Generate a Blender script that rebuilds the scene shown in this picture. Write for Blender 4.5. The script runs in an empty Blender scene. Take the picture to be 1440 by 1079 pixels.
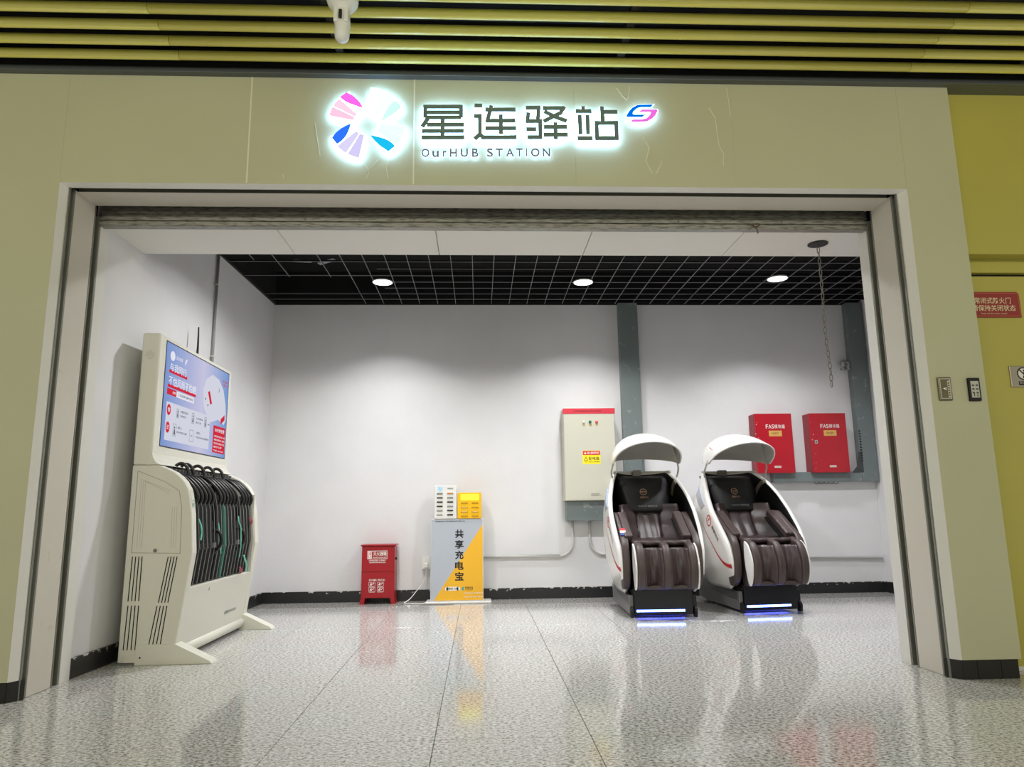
import bpy, math, random
from mathutils import Vector, Matrix

S = bpy.context.scene
COL = S.collection
random.seed(7)
PI = math.pi

# ------------------------------------------------------------------ camera, world, exposure, lights
H = 0.86
cam = bpy.data.cameras.new('camera')
cam.sensor_width = 36
cam.lens = 36 * 1003.2 / 1440
cam.clip_start = 0.05
camo = bpy.data.objects.new('camera', cam)
COL.objects.link(camo)
_p, _y, _r = 0.1753, 0.0476, -0.0131
_f = Vector((math.sin(_y)*math.cos(_p), math.cos(_y)*math.cos(_p), math.sin(_p)))
_r0 = Vector((math.cos(_y), -math.sin(_y), 0))
_u0 = _r0.cross(_f)
_ri = math.cos(_r)*_r0 + math.sin(_r)*_u0
_u = -math.sin(_r)*_r0 + math.cos(_r)*_u0
camo.matrix_world = Matrix(((_ri.x, _u.x, -_f.x, 0), (_ri.y, _u.y, -_f.y, 0), (_ri.z, _u.z, -_f.z, H), (0, 0, 0, 1)))
S.camera = camo

S.view_settings.view_transform = 'Standard'
S.view_settings.look = 'None'
S.view_settings.gamma = 1
S.view_settings.use_curve_mapping = False
S.view_settings.exposure = 0.0

w = bpy.data.worlds.new('world')
S.world = w
w.use_nodes = True
w.node_tree.nodes['Background'].inputs[0].default_value = (0.80, 0.79, 0.66, 1)
w.node_tree.nodes['Background'].inputs[1].default_value = 0.62


def area(name, loc, sx, sy, power, color, shape='RECTANGLE', rot=(0, 0, 0), spread=180):
    l = bpy.data.lights.new(name, 'AREA')
    l.shape = shape
    l.size = sx
    l.size_y = sy
    l.energy = power
    l.color = color
    l.spread = math.radians(spread)
    o = bpy.data.objects.new(name, l)
    o.location = loc
    o.rotation_euler = rot
    COL.objects.link(o)
    return o


LAMPS = [(-0.897, 6.49), (0.999, 6.48), (2.833, 6.36)]
LAMPS_FRONT = [(-0.90, 5.25), (1.0, 5.25), (2.83, 5.25)]      # second row, hidden from here by the soffit
for x, y in LAMPS:
    area('downlight_beam', (x, y, 2.955), 0.14, 0.14, 11.5, (0.97, 0.98, 1.0), 'DISK', spread=112)
for x, y in LAMPS_FRONT:
    area('downlight_beam', (x, y, 2.955), 0.14, 0.14, 32, (0.97, 0.98, 1.0), 'DISK', spread=150)
# unseen area lights added for the hall's light, tilted at the shop front
area('hall_fill_light', (-2.2, -2.2, 3.1), 3.4, 0.3, 66, (1.0, 0.96, 0.82), rot=(math.radians(70), 0, 0))
area('hall_fill_light', (2.4, -2.2, 3.1), 3.4, 0.3, 66, (1.0, 0.96, 0.82), rot=(math.radians(70), 0, 0))


# ------------------------------------------------------------------ materials
def lin(c):
    return tuple(((v/255)/12.92 if v/255 <= 0.04045 else ((v/255+0.055)/1.055)**2.4) for v in c)


MATS = {}


def mat(name, rgb, rough=0.5, metal=0.0, spec=0.5, noise=0.0, nscale=20.0, bump=0.0, bscale=200.0, emit=None, estr=1.0, coat=0.0):
    if name in MATS:
        return MATS[name]
    m = bpy.data.materials.new(name)
    m.use_nodes = True
    nt = m.node_tree
    b = nt.nodes['Principled BSDF']
    c = lin(rgb)
    b.inputs['Base Color'].default_value = (*c, 1)
    b.inputs['Roughness'].default_value = rough
    b.inputs['Metallic'].default_value = metal
    b.inputs['Specular IOR Level'].default_value = spec
    b.inputs['Coat Weight'].default_value = coat
    b.inputs['Coat Roughness'].default_value = 0.08
    if emit is not None:
        b.inputs['Emission Color'].default_value = (*lin(emit), 1)
        b.inputs['Emission Strength'].default_value = estr
    geo = None
    if noise or bump:
        geo = nt.nodes.new('ShaderNodeNewGeometry')
    if noise:
        n = nt.nodes.new('ShaderNodeTexNoise')
        n.inputs['Scale'].default_value = nscale
        n.inputs['Detail'].default_value = 5
        nt.links.new(geo.outputs['Position'], n.inputs['Vector'])
        r = nt.nodes.new('ShaderNodeValToRGB')
        r.color_ramp.elements[0].position = 0.3
        r.color_ramp.elements[1].position = 0.7
        r.color_ramp.elements[0].color = (*[v*(1-noise) for v in c], 1)
        r.color_ramp.elements[1].color = (*[min(1, v*(1+noise*0.6)) for v in c], 1)
        nt.links.new(n.outputs['Fac'], r.inputs['Fac'])
        nt.links.new(r.outputs['Color'], b.inputs['Base Color'])
    if bump:
        n2 = nt.nodes.new('ShaderNodeTexNoise')
        n2.inputs['Scale'].default_value = bscale
        n2.inputs['Detail'].default_value = 3
        nt.links.new(geo.outputs['Position'], n2.inputs['Vector'])
        bp = nt.nodes.new('ShaderNodeBump')
        bp.inputs['Strength'].default_value = bump
        bp.inputs['Distance'].default_value = 0.01
        nt.links.new(n2.outputs['Fac'], bp.inputs['Height'])
        nt.links.new(bp.outputs['Normal'], b.inputs['Normal'])
    MATS[name] = m
    return m


def granite(name, base, rough):
    m = bpy.data.materials.new(name)
    m.use_nodes = True
    nt = m.node_tree
    b = nt.nodes['Principled BSDF']
    geo = nt.nodes.new('ShaderNodeNewGeometry')
    mp = nt.nodes.new('ShaderNodeMapping')
    mp.inputs['Scale'].default_value = (0.7, 1.0, 1.0)
    nt.links.new(geo.outputs['Position'], mp.inputs['Vector'])
    n1 = nt.nodes.new('ShaderNodeTexNoise')
    n1.inputs['Scale'].default_value = 88
    n1.inputs['Detail'].default_value = 4
    n1.inputs['Roughness'].default_value = 0.75
    nt.links.new(mp.outputs['Vector'], n1.inputs['Vector'])
    r1 = nt.nodes.new('ShaderNodeValToRGB')
    e = r1.color_ramp.elements
    e[0].position = 0.38
    e[1].position = 0.60
    e[0].color = (*[v*0.22 for v in lin(base)], 1)
    e[1].color = (*[min(1, v*1.5) for v in lin(base)], 1)
    k = e.new(0.50)
    k.color = (*lin(base), 1)
    nt.links.new(n1.outputs['Fac'], r1.inputs['Fac'])
    n2 = nt.nodes.new('ShaderNodeTexNoise')
    n2.inputs['Scale'].default_value = 2.2
    n2.inputs['Detail'].default_value = 4
    nt.links.new(geo.outputs['Position'], n2.inputs['Vector'])
    r2 = nt.nodes.new('ShaderNodeValToRGB')
    r2.color_ramp.elements[0].position = 0.3
    r2.color_ramp.elements[1].position = 0.7
    r2.color_ramp.elements[0].color = (0.97, 1.0, 0.98, 1)
    r2.color_ramp.elements[1].color = (1.0, 0.96, 0.96, 1)
    nt.links.new(n2.outputs['Fac'], r2.inputs['Fac'])
    mx = nt.nodes.new('ShaderNodeMixRGB')
    mx.blend_type = 'MULTIPLY'
    mx.inputs['Fac'].default_value = 1
    nt.links.new(r1.outputs['Color'], mx.inputs['Color1'])
    nt.links.new(r2.outputs['Color'], mx.inputs['Color2'])
    nt.links.new(mx.outputs['Color'], b.inputs['Base Color'])
    b.inputs['Roughness'].default_value = rough
    b.inputs['Specular IOR Level'].default_value = 0.5
    return m


def chipped(name, dark, light, z0, z1):
    """dark skirting tile with white wall paint chipped over its upper edge"""
    m = bpy.data.materials.new(name)
    m.use_nodes = True
    nt = m.node_tree
    b = nt.nodes['Principled BSDF']
    b.inputs['Roughness'].default_value = 0.35
    geo = nt.nodes.new('ShaderNodeNewGeometry')
    sep = nt.nodes.new('ShaderNodeSeparateXYZ')
    nt.links.new(geo.outputs['Position'], sep.inputs[0])
    mr = nt.nodes.new('ShaderNodeMapRange')
    mr.inputs['From Min'].default_value = z0
    mr.inputs['From Max'].default_value = z1
    mr.inputs['To Min'].default_value = -0.34
    mr.inputs['To Max'].default_value = -0.015
    nt.links.new(sep.outputs['Z'], mr.inputs['Value'])
    n = nt.nodes.new('ShaderNodeTexNoise')
    n.inputs['Scale'].default_value = 22
    n.inputs['Detail'].default_value = 8
    nt.links.new(geo.outputs['Position'], n.inputs['Vector'])
    ad = nt.nodes.new('ShaderNodeMath')
    ad.operation = 'ADD'
    nt.links.new(mr.outputs['Result'], ad.inputs[0])
    nt.links.new(n.outputs['Fac'], ad.inputs[1])
    r = nt.nodes.new('ShaderNodeValToRGB')
    r.color_ramp.elements[0].position = 0.52
    r.color_ramp.elements[1].position = 0.55
    r.color_ramp.elements[0].color = (*lin(dark), 1)
    r.color_ramp.elements[1].color = (*lin(light), 1)
    nt.links.new(ad.outputs[0], r.inputs['Fac'])
    nt.links.new(r.outputs['Color'], b.inputs['Base Color'])
    return m


def worn(name, base, patch, scale, lo, hi, rough, metal=0.0, stretch=(1, 1, 1)):
    """painted metal with scuffed patches of another colour"""
    m = bpy.data.materials.new(name)
    m.use_nodes = True
    nt = m.node_tree
    b = nt.nodes['Principled BSDF']
    b.inputs['Roughness'].default_value = rough
    b.inputs['Metallic'].default_value = metal
    geo = nt.nodes.new('ShaderNodeNewGeometry')
    mp = nt.nodes.new('ShaderNodeMapping')
    mp.inputs['Scale'].default_value = stretch
    nt.links.new(geo.outputs['Position'], mp.inputs['Vector'])
    n = nt.nodes.new('ShaderNodeTexNoise')
    n.inputs['Scale'].default_value = scale
    n.inputs['Detail'].default_value = 7
    nt.links.new(mp.outputs['Vector'], n.inputs['Vector'])
    r = nt.nodes.new('ShaderNodeValToRGB')
    r.color_ramp.elements[0].position = lo
    r.color_ramp.elements[1].position = hi
    r.color_ramp.elements[0].color = (*lin(base), 1)
    r.color_ramp.elements[1].color = (*lin(patch), 1)
    nt.links.new(n.outputs['Fac'], r.inputs['Fac'])
    nt.links.new(r.outputs['Color'], b.inputs['Base Color'])
    return m


def glow(name, rgb, strength):
    if name in MATS:
        return MATS[name]
    m = bpy.data.materials.new(name)
    m.use_nodes = True
    nt = m.node_tree
    nt.nodes.clear()
    e = nt.nodes.new('ShaderNodeEmission')
    e.inputs[0].default_value = (*lin(rgb), 1)
    e.inputs[1].default_value = strength
    o = nt.nodes.new('ShaderNodeOutputMaterial')
    nt.links.new(e.outputs[0], o.inputs[0])
    MATS[name] = m
    return m


def screen_gradient(name, y0, y1, z0, z1):
    """lit advertising screen: blue to lavender picture background"""
    m = bpy.data.materials.new(name)
    m.use_nodes = True
    nt = m.node_tree
    nt.nodes.clear()
    geo = nt.nodes.new('ShaderNodeNewGeometry')
    sep = nt.nodes.new('ShaderNodeSeparateXYZ')
    nt.links.new(geo.outputs['Position'], sep.inputs[0])
    mr = nt.nodes.new('ShaderNodeMapRange')
    mr.inputs['From Min'].default_value = y0
    mr.inputs['From Max'].default_value = y1
    nt.links.new(sep.outputs['Y'], mr.inputs['Value'])
    r = nt.nodes.new('ShaderNodeValToRGB')
    e = r.color_ramp.elements
    e[0].position = 0.0
    e[0].color = (*lin((128, 156, 214)), 1)
    e[1].position = 1.0
    e[1].color = (*lin((120, 158, 215)), 1)
    k = e.new(0.55)
    k.color = (*lin((206, 204, 232)), 1)
    nt.links.new(mr.outputs['Result'], r.inputs['Fac'])
    em = nt.nodes.new('ShaderNodeEmission')
    em.inputs[1].default_value = 0.9
    nt.links.new(r.outputs['Color'], em.inputs[0])
    o = nt.nodes.new('ShaderNodeOutputMaterial')
    nt.links.new(em.outputs[0], o.inputs[0])
    return m


M_wall = mat('white_wall_paint', (222, 221, 222), 0.75, noise=0.03, nscale=3, bump=0.08, bscale=30)
M_soffit = mat('white_soffit_panel', (226, 222, 214), 0.45)
M_beige = mat('beige_wall_panel', (190, 189, 158), 0.42, noise=0.03, nscale=2)
M_seal = mat('white_sealant', (224, 222, 200), 0.5)
M_trim = mat('white_trim', (222, 220, 214), 0.4)
M_jamb = worn('jamb_panel', (208, 202, 190), (150, 145, 132), 9, 0.70, 0.86, 0.4)
M_gs = mat('guide_grey', (128, 128, 118), 0.45, 0.3)
M_alu = worn('dirty_aluminium', (150, 148, 138), (90, 88, 80), 18, 0.45, 0.7, 0.4, 0.5, (1, 6, 6))
M_black = mat('matte_black', (14, 14, 15), 0.6)
M_void = mat('dark_recess', (8, 8, 8), 0.9)
M_yellow = mat('yellow_painted_wall', (184, 176, 84), 0.4, noise=0.04, nscale=2)
M_slat = mat('yellow_slat_paint', (236, 226, 112), 0.2, spec=0.8, coat=0.6)
M_plenum = mat('plenum_grey', (54, 54, 52), 0.7, noise=0.5, nscale=1.5)
M_blacktrim = mat('black_ceiling_trim', (24, 26, 26), 0.45)
M_greytrim = mat('grey_edge_trim', (96, 100, 102), 0.25, 0.35)
M_grid = mat('black_grid_paint', (9, 9, 12), 0.7)
M_gridlip = mat('grid_lip', (150, 150, 158), 0.5)
M_floor = granite('granite_floor', (196, 195, 192), 0.09)
M_border = granite('granite_border', (160, 158, 154), 0.18)
M_grout = mat('grout', (58, 56, 52), 0.8)
M_base = chipped('black_skirting_chipped', (34, 34, 35), (205, 203, 200), 0.02, 0.105)
M_pierbase = mat('black_glazed_tile', (26, 25, 22), 0.25, noise=0.2, nscale=12)
M_red = mat('fire_red_paint', (158, 14, 28), 0.32, spec=0.5)
M_red2 = mat('module_red_paint', (172, 16, 34), 0.3, noise=0.05, nscale=5)
M_darkred = mat('module_red_side', (150, 40, 50), 0.45)
M_white = mat('white_plastic', (228, 227, 222), 0.35)
M_print_w = mat('white_print', (236, 232, 226), 0.6)
M_print_k = mat('black_print', (22, 22, 24), 0.6)
M_print_r = mat('red_print', (196, 30, 40), 0.6)
M_kiosk = mat('ivory_kiosk_paint', (218, 216, 203), 0.38)
M_kioskdim = mat('grey_reflector', (150, 150, 136), 0.4)
M_steelgrey = worn('grey_trunking_paint', (112, 122, 122), (150, 156, 154), 14, 0.62, 0.72, 0.4)
M_elec = mat('cabinet_ivory_grey', (196, 194, 178), 0.4)
M_chrome = mat('chrome', (200, 200, 196), 0.2, 1.0)
M_shell = mat('pearl_white_shell', (236, 234, 230), 0.2, coat=0.5)
M_dark = mat('black_lining', (10, 10, 11), 0.75)
M_leather = mat('dark_brown_leather', (66, 54, 54), 0.34, spec=0.5, bump=0.12, bscale=160)
M_leather2 = mat('brown_leather_pad', (72, 60, 58), 0.42, spec=0.45, bump=0.08, bscale=160)
M_base_k = mat('gloss_black_base', (14, 15, 22), 0.25)
M_basegrey = mat('grey_base_cover', (110, 110, 110), 0.35)


# ------------------------------------------------------------------ mesh helpers
class MB:
    def __init__(s):
        s.v = []
        s.f = []
        s.cuts = []

    def quad(s, a, b, c, d):
        n = len(s.v)
        s.v += [tuple(a), tuple(b), tuple(c), tuple(d)]
        s.f.append((n, n+1, n+2, n+3))
        return s

    def box(s, x0, x1, y0, y1, z0, z1):
        n = len(s.v)
        s.v += [(x0, y0, z0), (x1, y0, z0), (x1, y1, z0), (x0, y1, z0), (x0, y0, z1), (x1, y0, z1), (x1, y1, z1), (x0, y1, z1)]
        for q in ((0, 3, 2, 1), (4, 5, 6, 7), (0, 1, 5, 4), (1, 2, 6, 5), (2, 3, 7, 6), (3, 0, 4, 7)):
            s.f.append(tuple(n+i for i in q))
        return s

    def obox(s, o, ax, ay, az):
        """box from a corner and three edge vectors"""
        o, ax, ay, az = map(Vector, (o, ax, ay, az))
        n = len(s.v)
        for k in (0, 1):
            s.v += [tuple(o+az*k), tuple(o+ax+az*k), tuple(o+ax+ay+az*k), tuple(o+ay+az*k)]
        for q in ((0, 3, 2, 1), (4, 5, 6, 7), (0, 1, 5, 4), (1, 2, 6, 5), (2, 3, 7, 6), (3, 0, 4, 7)):
            s.f.append(tuple(n+i for i in q))
        return s

    def prism(s, pts, dvec):
        """closed outline of 3-D points swept along dvec"""
        n = len(s.v)
        k = len(pts)
        d = Vector(dvec)
        s.v += [tuple(p) for p in pts]
        s.v += [tuple(Vector(p)+d) for p in pts]
        s.f.append(tuple(range(n+k-1, n-1, -1)))
        s.f.append(tuple(range(n+k, n+2*k)))
        for i in range(k):
            j = (i+1) % k
            s.f.append((n+i, n+j, n+k+j, n+k+i))
        return s

    def tube(s, path, r, seg=10, closed=False, caps=True):
        path = [Vector(p) for p in path]
        n0 = len(s.v)
        k = len(path)
        prev = None
        for i, p in enumerate(path):
            if closed:
                t = path[(i+1) % k]-path[i-1]
            else:
                t = path[min(i+1, k-1)]-path[max(i-1, 0)]
            t.normalize()
            if prev is None:
                a = Vector((0, 0, 1)) if abs(t.z) < 0.9 else Vector((1, 0, 0))
                u = a.cross(t).normalized()
            else:
                u = (prev - t*prev.dot(t)).normalized()
            prev = u
            vv = t.cross(u)
            rr = r[i] if isinstance(r, (list, tuple)) else r
            for j in range(seg):
                a = 2*PI*j/seg
                s.v.append(tuple(p+u*(rr*math.cos(a))+vv*(rr*math.sin(a))))
        for i in range(k if closed else k-1):
            for j in range(seg):
                a, b = n0+i*seg+j, n0+i*seg+(j+1) % seg
                i2 = (i+1) % k
                c, d = n0+i2*seg+(j+1) % seg, n0+i2*seg+j
                s.f.append((a, b, c, d))
        if caps and not closed:
            s.f.append(tuple(n0+j for j in range(seg-1, -1, -1)))
            s.f.append(tuple(n0+(k-1)*seg+j for j in range(seg)))
        return s

    def lathe(s, c, prof, seg=24, axis='z'):
        """profile of (radius, offset) about an axis through c"""
        c = Vector(c)
        if isinstance(axis, str):
            ax = {'x': Vector((1, 0, 0)), 'y': Vector((0, 1, 0)), 'z': Vector((0, 0, 1))}[axis]
        else:
            ax = Vector(axis).normalized()
        a = Vector((0, 0, 1)) if abs(ax.z) < 0.9 else Vector((1, 0, 0))
        u = a.cross(ax).normalized()
        v = ax.cross(u)
        n0 = len(s.v)
        for r, h in prof:
            for j in range(seg):
                t = 2*PI*j/seg
                s.v.append(tuple(c+ax*h+u*(r*math.cos(t))+v*(r*math.sin(t))))
        for i in range(len(prof)-1):
            for j in range(seg):
                s.f.append((n0+i*seg+j, n0+i*seg+(j+1) % seg, n0+(i+1)*seg+(j+1) % seg, n0+(i+1)*seg+j))
        s.f.append(tuple(n0+j for j in range(seg-1, -1, -1)))
        k = n0+(len(prof)-1)*seg
        s.f.append(tuple(k+j for j in range(seg)))
        return s

    def grid(s, nu, nv, fn):
        n0 = len(s.v)
        for i in range(nu+1):
            for j in range(nv+1):
                s.v.append(tuple(fn(i/nu, j/nv)))
        for i in range(nu):
            for j in range(nv):
                a = n0+i*(nv+1)+j
                s.f.append((a, a+1, a+nv+2, a+nv+1))
        return s


ORG = {}


def put(name, mb, m, parent=None, org=None, smooth=False, bevel=0.0, bseg=2, solid=None, sub=0):
    me = bpy.data.meshes.new(name)
    if parent is not None:
        o0 = Vector(ORG[parent.name])
    else:
        o0 = Vector(org) if org is not None else Vector((0, 0, 0))
    me.from_pydata([tuple(Vector(p)-o0) for p in mb.v], [], mb.f)
    ms = m if isinstance(m, (list, tuple)) else [m]
    for q in ms:
        me.materials.append(q)
    if smooth:
        for p in me.polygons:
            p.use_smooth = True
    me.update()
    o = bpy.data.objects.new(name, me)
    COL.objects.link(o)
    if parent is None:
        o.location = o0
    else:
        o.parent = parent
    ORG[o.name] = tuple(o0)
    if sub:
        md = o.modifiers.new('sub', 'SUBSURF')
        md.levels = sub
        md.render_levels = sub
    if solid:
        md = o.modifiers.new('solid', 'SOLIDIFY')
        md.thickness = solid[0]
        md.offset = solid[1]
        md.use_quality_normals = True
        if len(solid) > 2:
            md.material_offset = solid[2]
            md.material_offset_rim = 0
    if bevel:
        md = o.modifiers.new('bevel', 'BEVEL')
        md.width = bevel
        md.segments = bseg
        md.limit_method = 'ANGLE'
        md.angle_limit = math.radians(40)
    return o


def put_pieces(names, mb, m, parent):
    """each printed piece of a drawing as an object of its own"""
    cuts = mb.cuts+[len(mb.f)]
    for i in range(len(cuts)-1):
        fs = mb.f[cuts[i]:cuts[i+1]]
        idx = sorted({q for f in fs for q in f})
        remap = {q: k for k, q in enumerate(idx)}
        b = MB()
        b.v = [mb.v[q] for q in idx]
        b.f = [tuple(remap[q] for q in f) for f in fs]
        put(names, b, m, parent)


def thing(name, label, cat, loc=(0, 0, 0), group=None):
    o = bpy.data.objects.new(name, None)
    o.empty_display_size = 0.1
    o.location = loc
    o['label'] = label
    o['category'] = cat
    if group:
        o['group'] = group
    COL.objects.link(o)
    ORG[o.name] = tuple(loc)
    return o


def struct(name, mb=None, m=None, label=None, cat=None, **k):
    if mb is None:
        o = bpy.data.objects.new(name, None)
        COL.objects.link(o)
        ORG[o.name] = (0, 0, 0)
    else:
        o = put(name, mb, m, **k)
    o['kind'] = 'structure'
    if label:
        o['label'] = label
    if cat:
        o['category'] = cat
    return o


def tag(o, label, cat, group=None):
    o['label'] = label
    o['category'] = cat
    if group:
        o['group'] = group
    return o


def copy_tree(o, parent=None):
    c = o.copy()
    COL.objects.link(c)
    ORG[c.name] = ORG[o.name]
    if parent is not None:
        c.parent = parent
    for ch in list(o.children):
        copy_tree(ch, c)
    return c


# ---- lettering: the built-in font, turned into thin printed meshes
TXT = {}


def text_mesh(s, extrude=0.0, offset=0.012, space=1.0):
    key = (s, extrude, offset, space)
    if key not in TXT:
        cu = bpy.data.curves.new('lettering', 'FONT')
        cu.body = s
        cu.resolution_u = 3
        cu.extrude = extrude
        cu.offset = offset
        cu.space_character = space
        o = bpy.data.objects.new('lettering_source', cu)
        COL.objects.link(o)
        me = bpy.data.meshes.new_from_object(o.evaluated_get(bpy.context.evaluated_depsgraph_get()))
        TXT[key] = ([v.co.copy() for v in me.vertices], [tuple(p.vertices) for p in me.polygons])
        bpy.data.objects.remove(o)
        bpy.data.meshes.remove(me)
        bpy.data.curves.remove(cu)
    return TXT[key]


class Face:
    """a flat drawing surface in the scene: origin, right and up; out of it is right x up"""
    def __init__(s, o, u, v):
        s.o, s.u, s.v = Vector(o), Vector(u).normalized(), Vector(v).normalized()
        s.n = s.u.cross(s.v)

    def p(s, a, b, h=0.0):
        return s.o+s.u*a+s.v*b+s.n*h

    def poly(s, mb, pts, h0=0.0003, th=0.0009):
        mb.cuts.append(len(mb.f))
        return mb.prism([s.p(a, b, h0) for a, b in pts], s.n*th)

    def rect(s, mb, a0, a1, b0, b1, h0=0.0003, th=0.0009):
        return s.poly(mb, [(a0, b0), (a1, b0), (a1, b1), (a0, b1)], h0, th)

    def disc(s, mb, a, b, r, h0=0.0003, th=0.0009, seg=24, ry=None):
        ry = ry or r
        return s.poly(mb, [(a+r*math.cos(2*PI*i/seg), b+ry*math.sin(2*PI*i/seg)) for i in range(seg)], h0, th)

    def ring(s, mb, a, b, r0, r1, h0=0.0003, th=0.0009, seg=28, t0=0, t1=2*PI):
        n = seg
        for i in range(n):
            x, y = t0+(t1-t0)*i/n, t0+(t1-t0)*(i+1)/n
            s.poly(mb, [(a+r0*math.cos(x), b+r0*math.sin(x)), (a+r1*math.cos(x), b+r1*math.sin(x)),
                        (a+r1*math.cos(y), b+r1*math.sin(y)), (a+r0*math.cos(y), b+r0*math.sin(y))], h0, th)
        return mb

    def frame(s, mb, a0, a1, b0, b1, t, h0=0.0003, th=0.0009):
        s.rect(mb, a0, a1, b0, b0+t, h0, th)
        s.rect(mb, a0, a1, b1-t, b1, h0, th)
        s.rect(mb, a0, a0+t, b0+t, b1-t, h0, th)
        s.rect(mb, a1-t, a1, b0+t, b1-t, h0, th)
        return mb

    def stroke(s, mb, pts, w, h0=0.0003, th=0.0009, closed=False):
        k = len(pts)
        for i in range(k if closed else k-1):
            a, b = Vector(pts[i]), Vector(pts[(i+1) % k])
            d = (b-a).normalized()
            e0 = w/2 if (closed or i > 0) else 0
            e1 = w/2 if (closed or i < k-2) else 0
            if d.length == 0:
                continue
            nrm = Vector((-d.y, d.x))*w/2
            a2, b2 = a-d*e0*0.8, b+d*e1*0.8
            s.poly(mb, [tuple(a2-nrm), tuple(b2-nrm), tuple(b2+nrm), tuple(a2+nrm)], h0+0.00001*i, th)
        return mb

    def text(s, mb, body, a0, a1, b0, b1, h=0.0014, extrude=0.0, offset=0.012, space=1.0):
        vs, fs = text_mesh(body, extrude, offset, space)
        if not vs:
            return mb
        mb.cuts.append(len(mb.f))
        xs = [q.x for q in vs]
        ys = [q.y for q in vs]
        x0, x1, y0, y1 = min(xs), max(xs), min(ys), max(ys)
        sx = (a1-a0)/max(1e-6, x1-x0)
        sy = (b1-b0)/max(1e-6, y1-y0)
        n = len(mb.v)
        for q in vs:
            mb.v.append(tuple(s.p(a0+(q.x-x0)*sx, b0+(q.y-y0)*sy, h+q.z*sx)))
        mb.f += [tuple(n+i for i in f) for f in fs]
        return mb


FY = lambda y, x=0, z=0: Face((x, y, z), (1, 0, 0), (0, 0, 1))      # a face looking at the hall (towards -y)
FX = lambda x, y=0, z=0: Face((x, y, z), (0, 1, 0), (0, 0, 1))      # a face looking into the room (towards +x)

# ------------------------------------------------------------------ the setting
YF, YB, ZC = 3.629, 7.238, 2.9855
XRW = 4.086
OL, OR = -2.18, 2.36          # reveal faces of the opening


def xleft(y):                  # the left wall runs slightly out of square
    return -2.20 + (y-4.1)*(0.096/3.138)


# floor: grout bed with granite tiles
fl = struct('floor', MB().box(-4.2, 4.4, -1.2, 7.4, -0.06, -0.004), M_grout)
tile_me = {}


def tile(x0, x1, y0, y1, m):
    key = (round(x1-x0, 4), round(y1-y0, 4), m.name)
    if key not in tile_me:
        g = 0.0012
        a, b = (x1-x0)-2*g, (y1-y0)-2*g
        mb = MB()
        c = 0.0015
        z = 0.0
        lo, hi = -0.012, 0.0
        v = [(0, 0, lo), (a, 0, lo), (a, b, lo), (0, b, lo), (0, 0, hi-c), (a, 0, hi-c), (a, b, hi-c), (0, b, hi-c),
             (c, c, hi), (a-c, c, hi), (a-c, b-c, hi), (c, b-c, hi)]
        f = [(8, 9, 10, 11)]
        for i in range(4):
            j = (i+1) % 4
            f.append((i, j, 4+j, 4+i))
            f.append((4+i, 4+j, 8+j, 8+i))
        me = bpy.data.meshes.new('tile')
        me.from_pydata(v, [], f)
        me.materials.append(m)
        tile_me[key] = me
    o = bpy.data.objects.new('tile', tile_me[key])
    o.location = (x0+0.0012, y0+0.0012, 0)
    o.parent = fl
    COL.objects.link(o)


ys = [-1.0, 0.22, 1.12, 2.02, 2.92, 3.82, 4.72, 5.62, 6.52, 6.85]
for k in range(-6, 8):
    xa = -0.1744+0.6*k
    for i in range(len(ys)-1):
        tile(xa, xa+0.6, ys[i], ys[i+1], M_floor)
    tile(xa, xa+0.6, 6.85, 7.30, M_border)

# room shell
wb = struct('wall_back', MB().box(-2.5, 4.4, YB, YB+0.12, -0.05, 3.42), M_wall)
lw = [(xleft(4.02), 4.02), (xleft(YB+0.05), YB+0.05), (xleft(YB+0.05)-0.15, YB+0.05), (xleft(4.02)-0.15, 4.02)]
struct('wall_left', MB().prism([(x, y, -0.05) for x, y in lw], (0, 0, 3.47)), M_wall)
struct('wall_right', MB().box(XRW, XRW+0.12, 4.02, YB+0.05, -0.05, 3.42), M_wall)
ce = struct('ceiling', MB().box(-2.5, 4.4, 3.9, 7.4, 3.34, 3.42), M_void)
# open-cell ceiling: black bars crossing every 19 cm
mb = MB()
STEP = 0.186
bars_me = {}


def grid_bar(x0, x1, y0, y1):
    key = (round(x1-x0, 3), round(y1-y0, 3))
    if key not in bars_me:
        b = MB().box(0, x1-x0, 0, y1-y0, 0.003, 0.016)
        n = len(b.f)
        b.box(0, x1-x0, 0, y1-y0, 0, 0.003)
        me = bpy.data.meshes.new('grid_bar')
        me.from_pydata(b.v, [], b.f)
        me.materials.append(M_grid)
        me.materials.append(M_gridlip)
        for p in me.polygons[n:]:
            p.material_index = 1
        bars_me[key] = me
    o = bpy.data.objects.new('grid_bar', bars_me[key])
    o.location = (x0, y0, ZC)
    o.parent = ce
    COL.objects.link(o)


for k in range(-21, 12):
    x = 1.812+STEP*k
    if x < -2.08 or x > 4.05:
        continue
    y0, y1 = 4.58, YB
    if k in (-17, -19):
        y1 = 6.35
    if k == -20:
        y1 = 5.9
    if k == -18:
        y0, y1 = 4.58, 5.2
    grid_bar(x-0.002, x+0.002, y0, y1)
for k in range(0, 15):
    y = 4.632+STEP*k
    x0 = -2.15
    if k in (8, 10, 11):
        x0 = -0.9
    grid_bar(x0, XRW, y-0.002, y+0.002)
put('perimeter_angle', MB().box(-2.2, XRW, YB-0.02, YB, ZC-0.004, ZC+0.03), M_black, ce)
put('perimeter_angle', MB().prism([(xleft(4.5), 4.5, ZC-0.004), (xleft(YB), YB, ZC-0.004), (xleft(YB)+0.02, YB, ZC-0.004), (xleft(4.5)+0.02, 4.5, ZC-0.004)], (0, 0, 0.034)), M_black, ce)
put('void_liner', MB().box(-2.3, XRW, YB-0.012, YB-0.001, ZC+0.032, 3.34), M_void, ce)
put('void_liner', MB().box(XRW-0.012, XRW-0.001, 4.6, YB-0.013, ZC+0.032, 3.34), M_void, ce)
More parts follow.
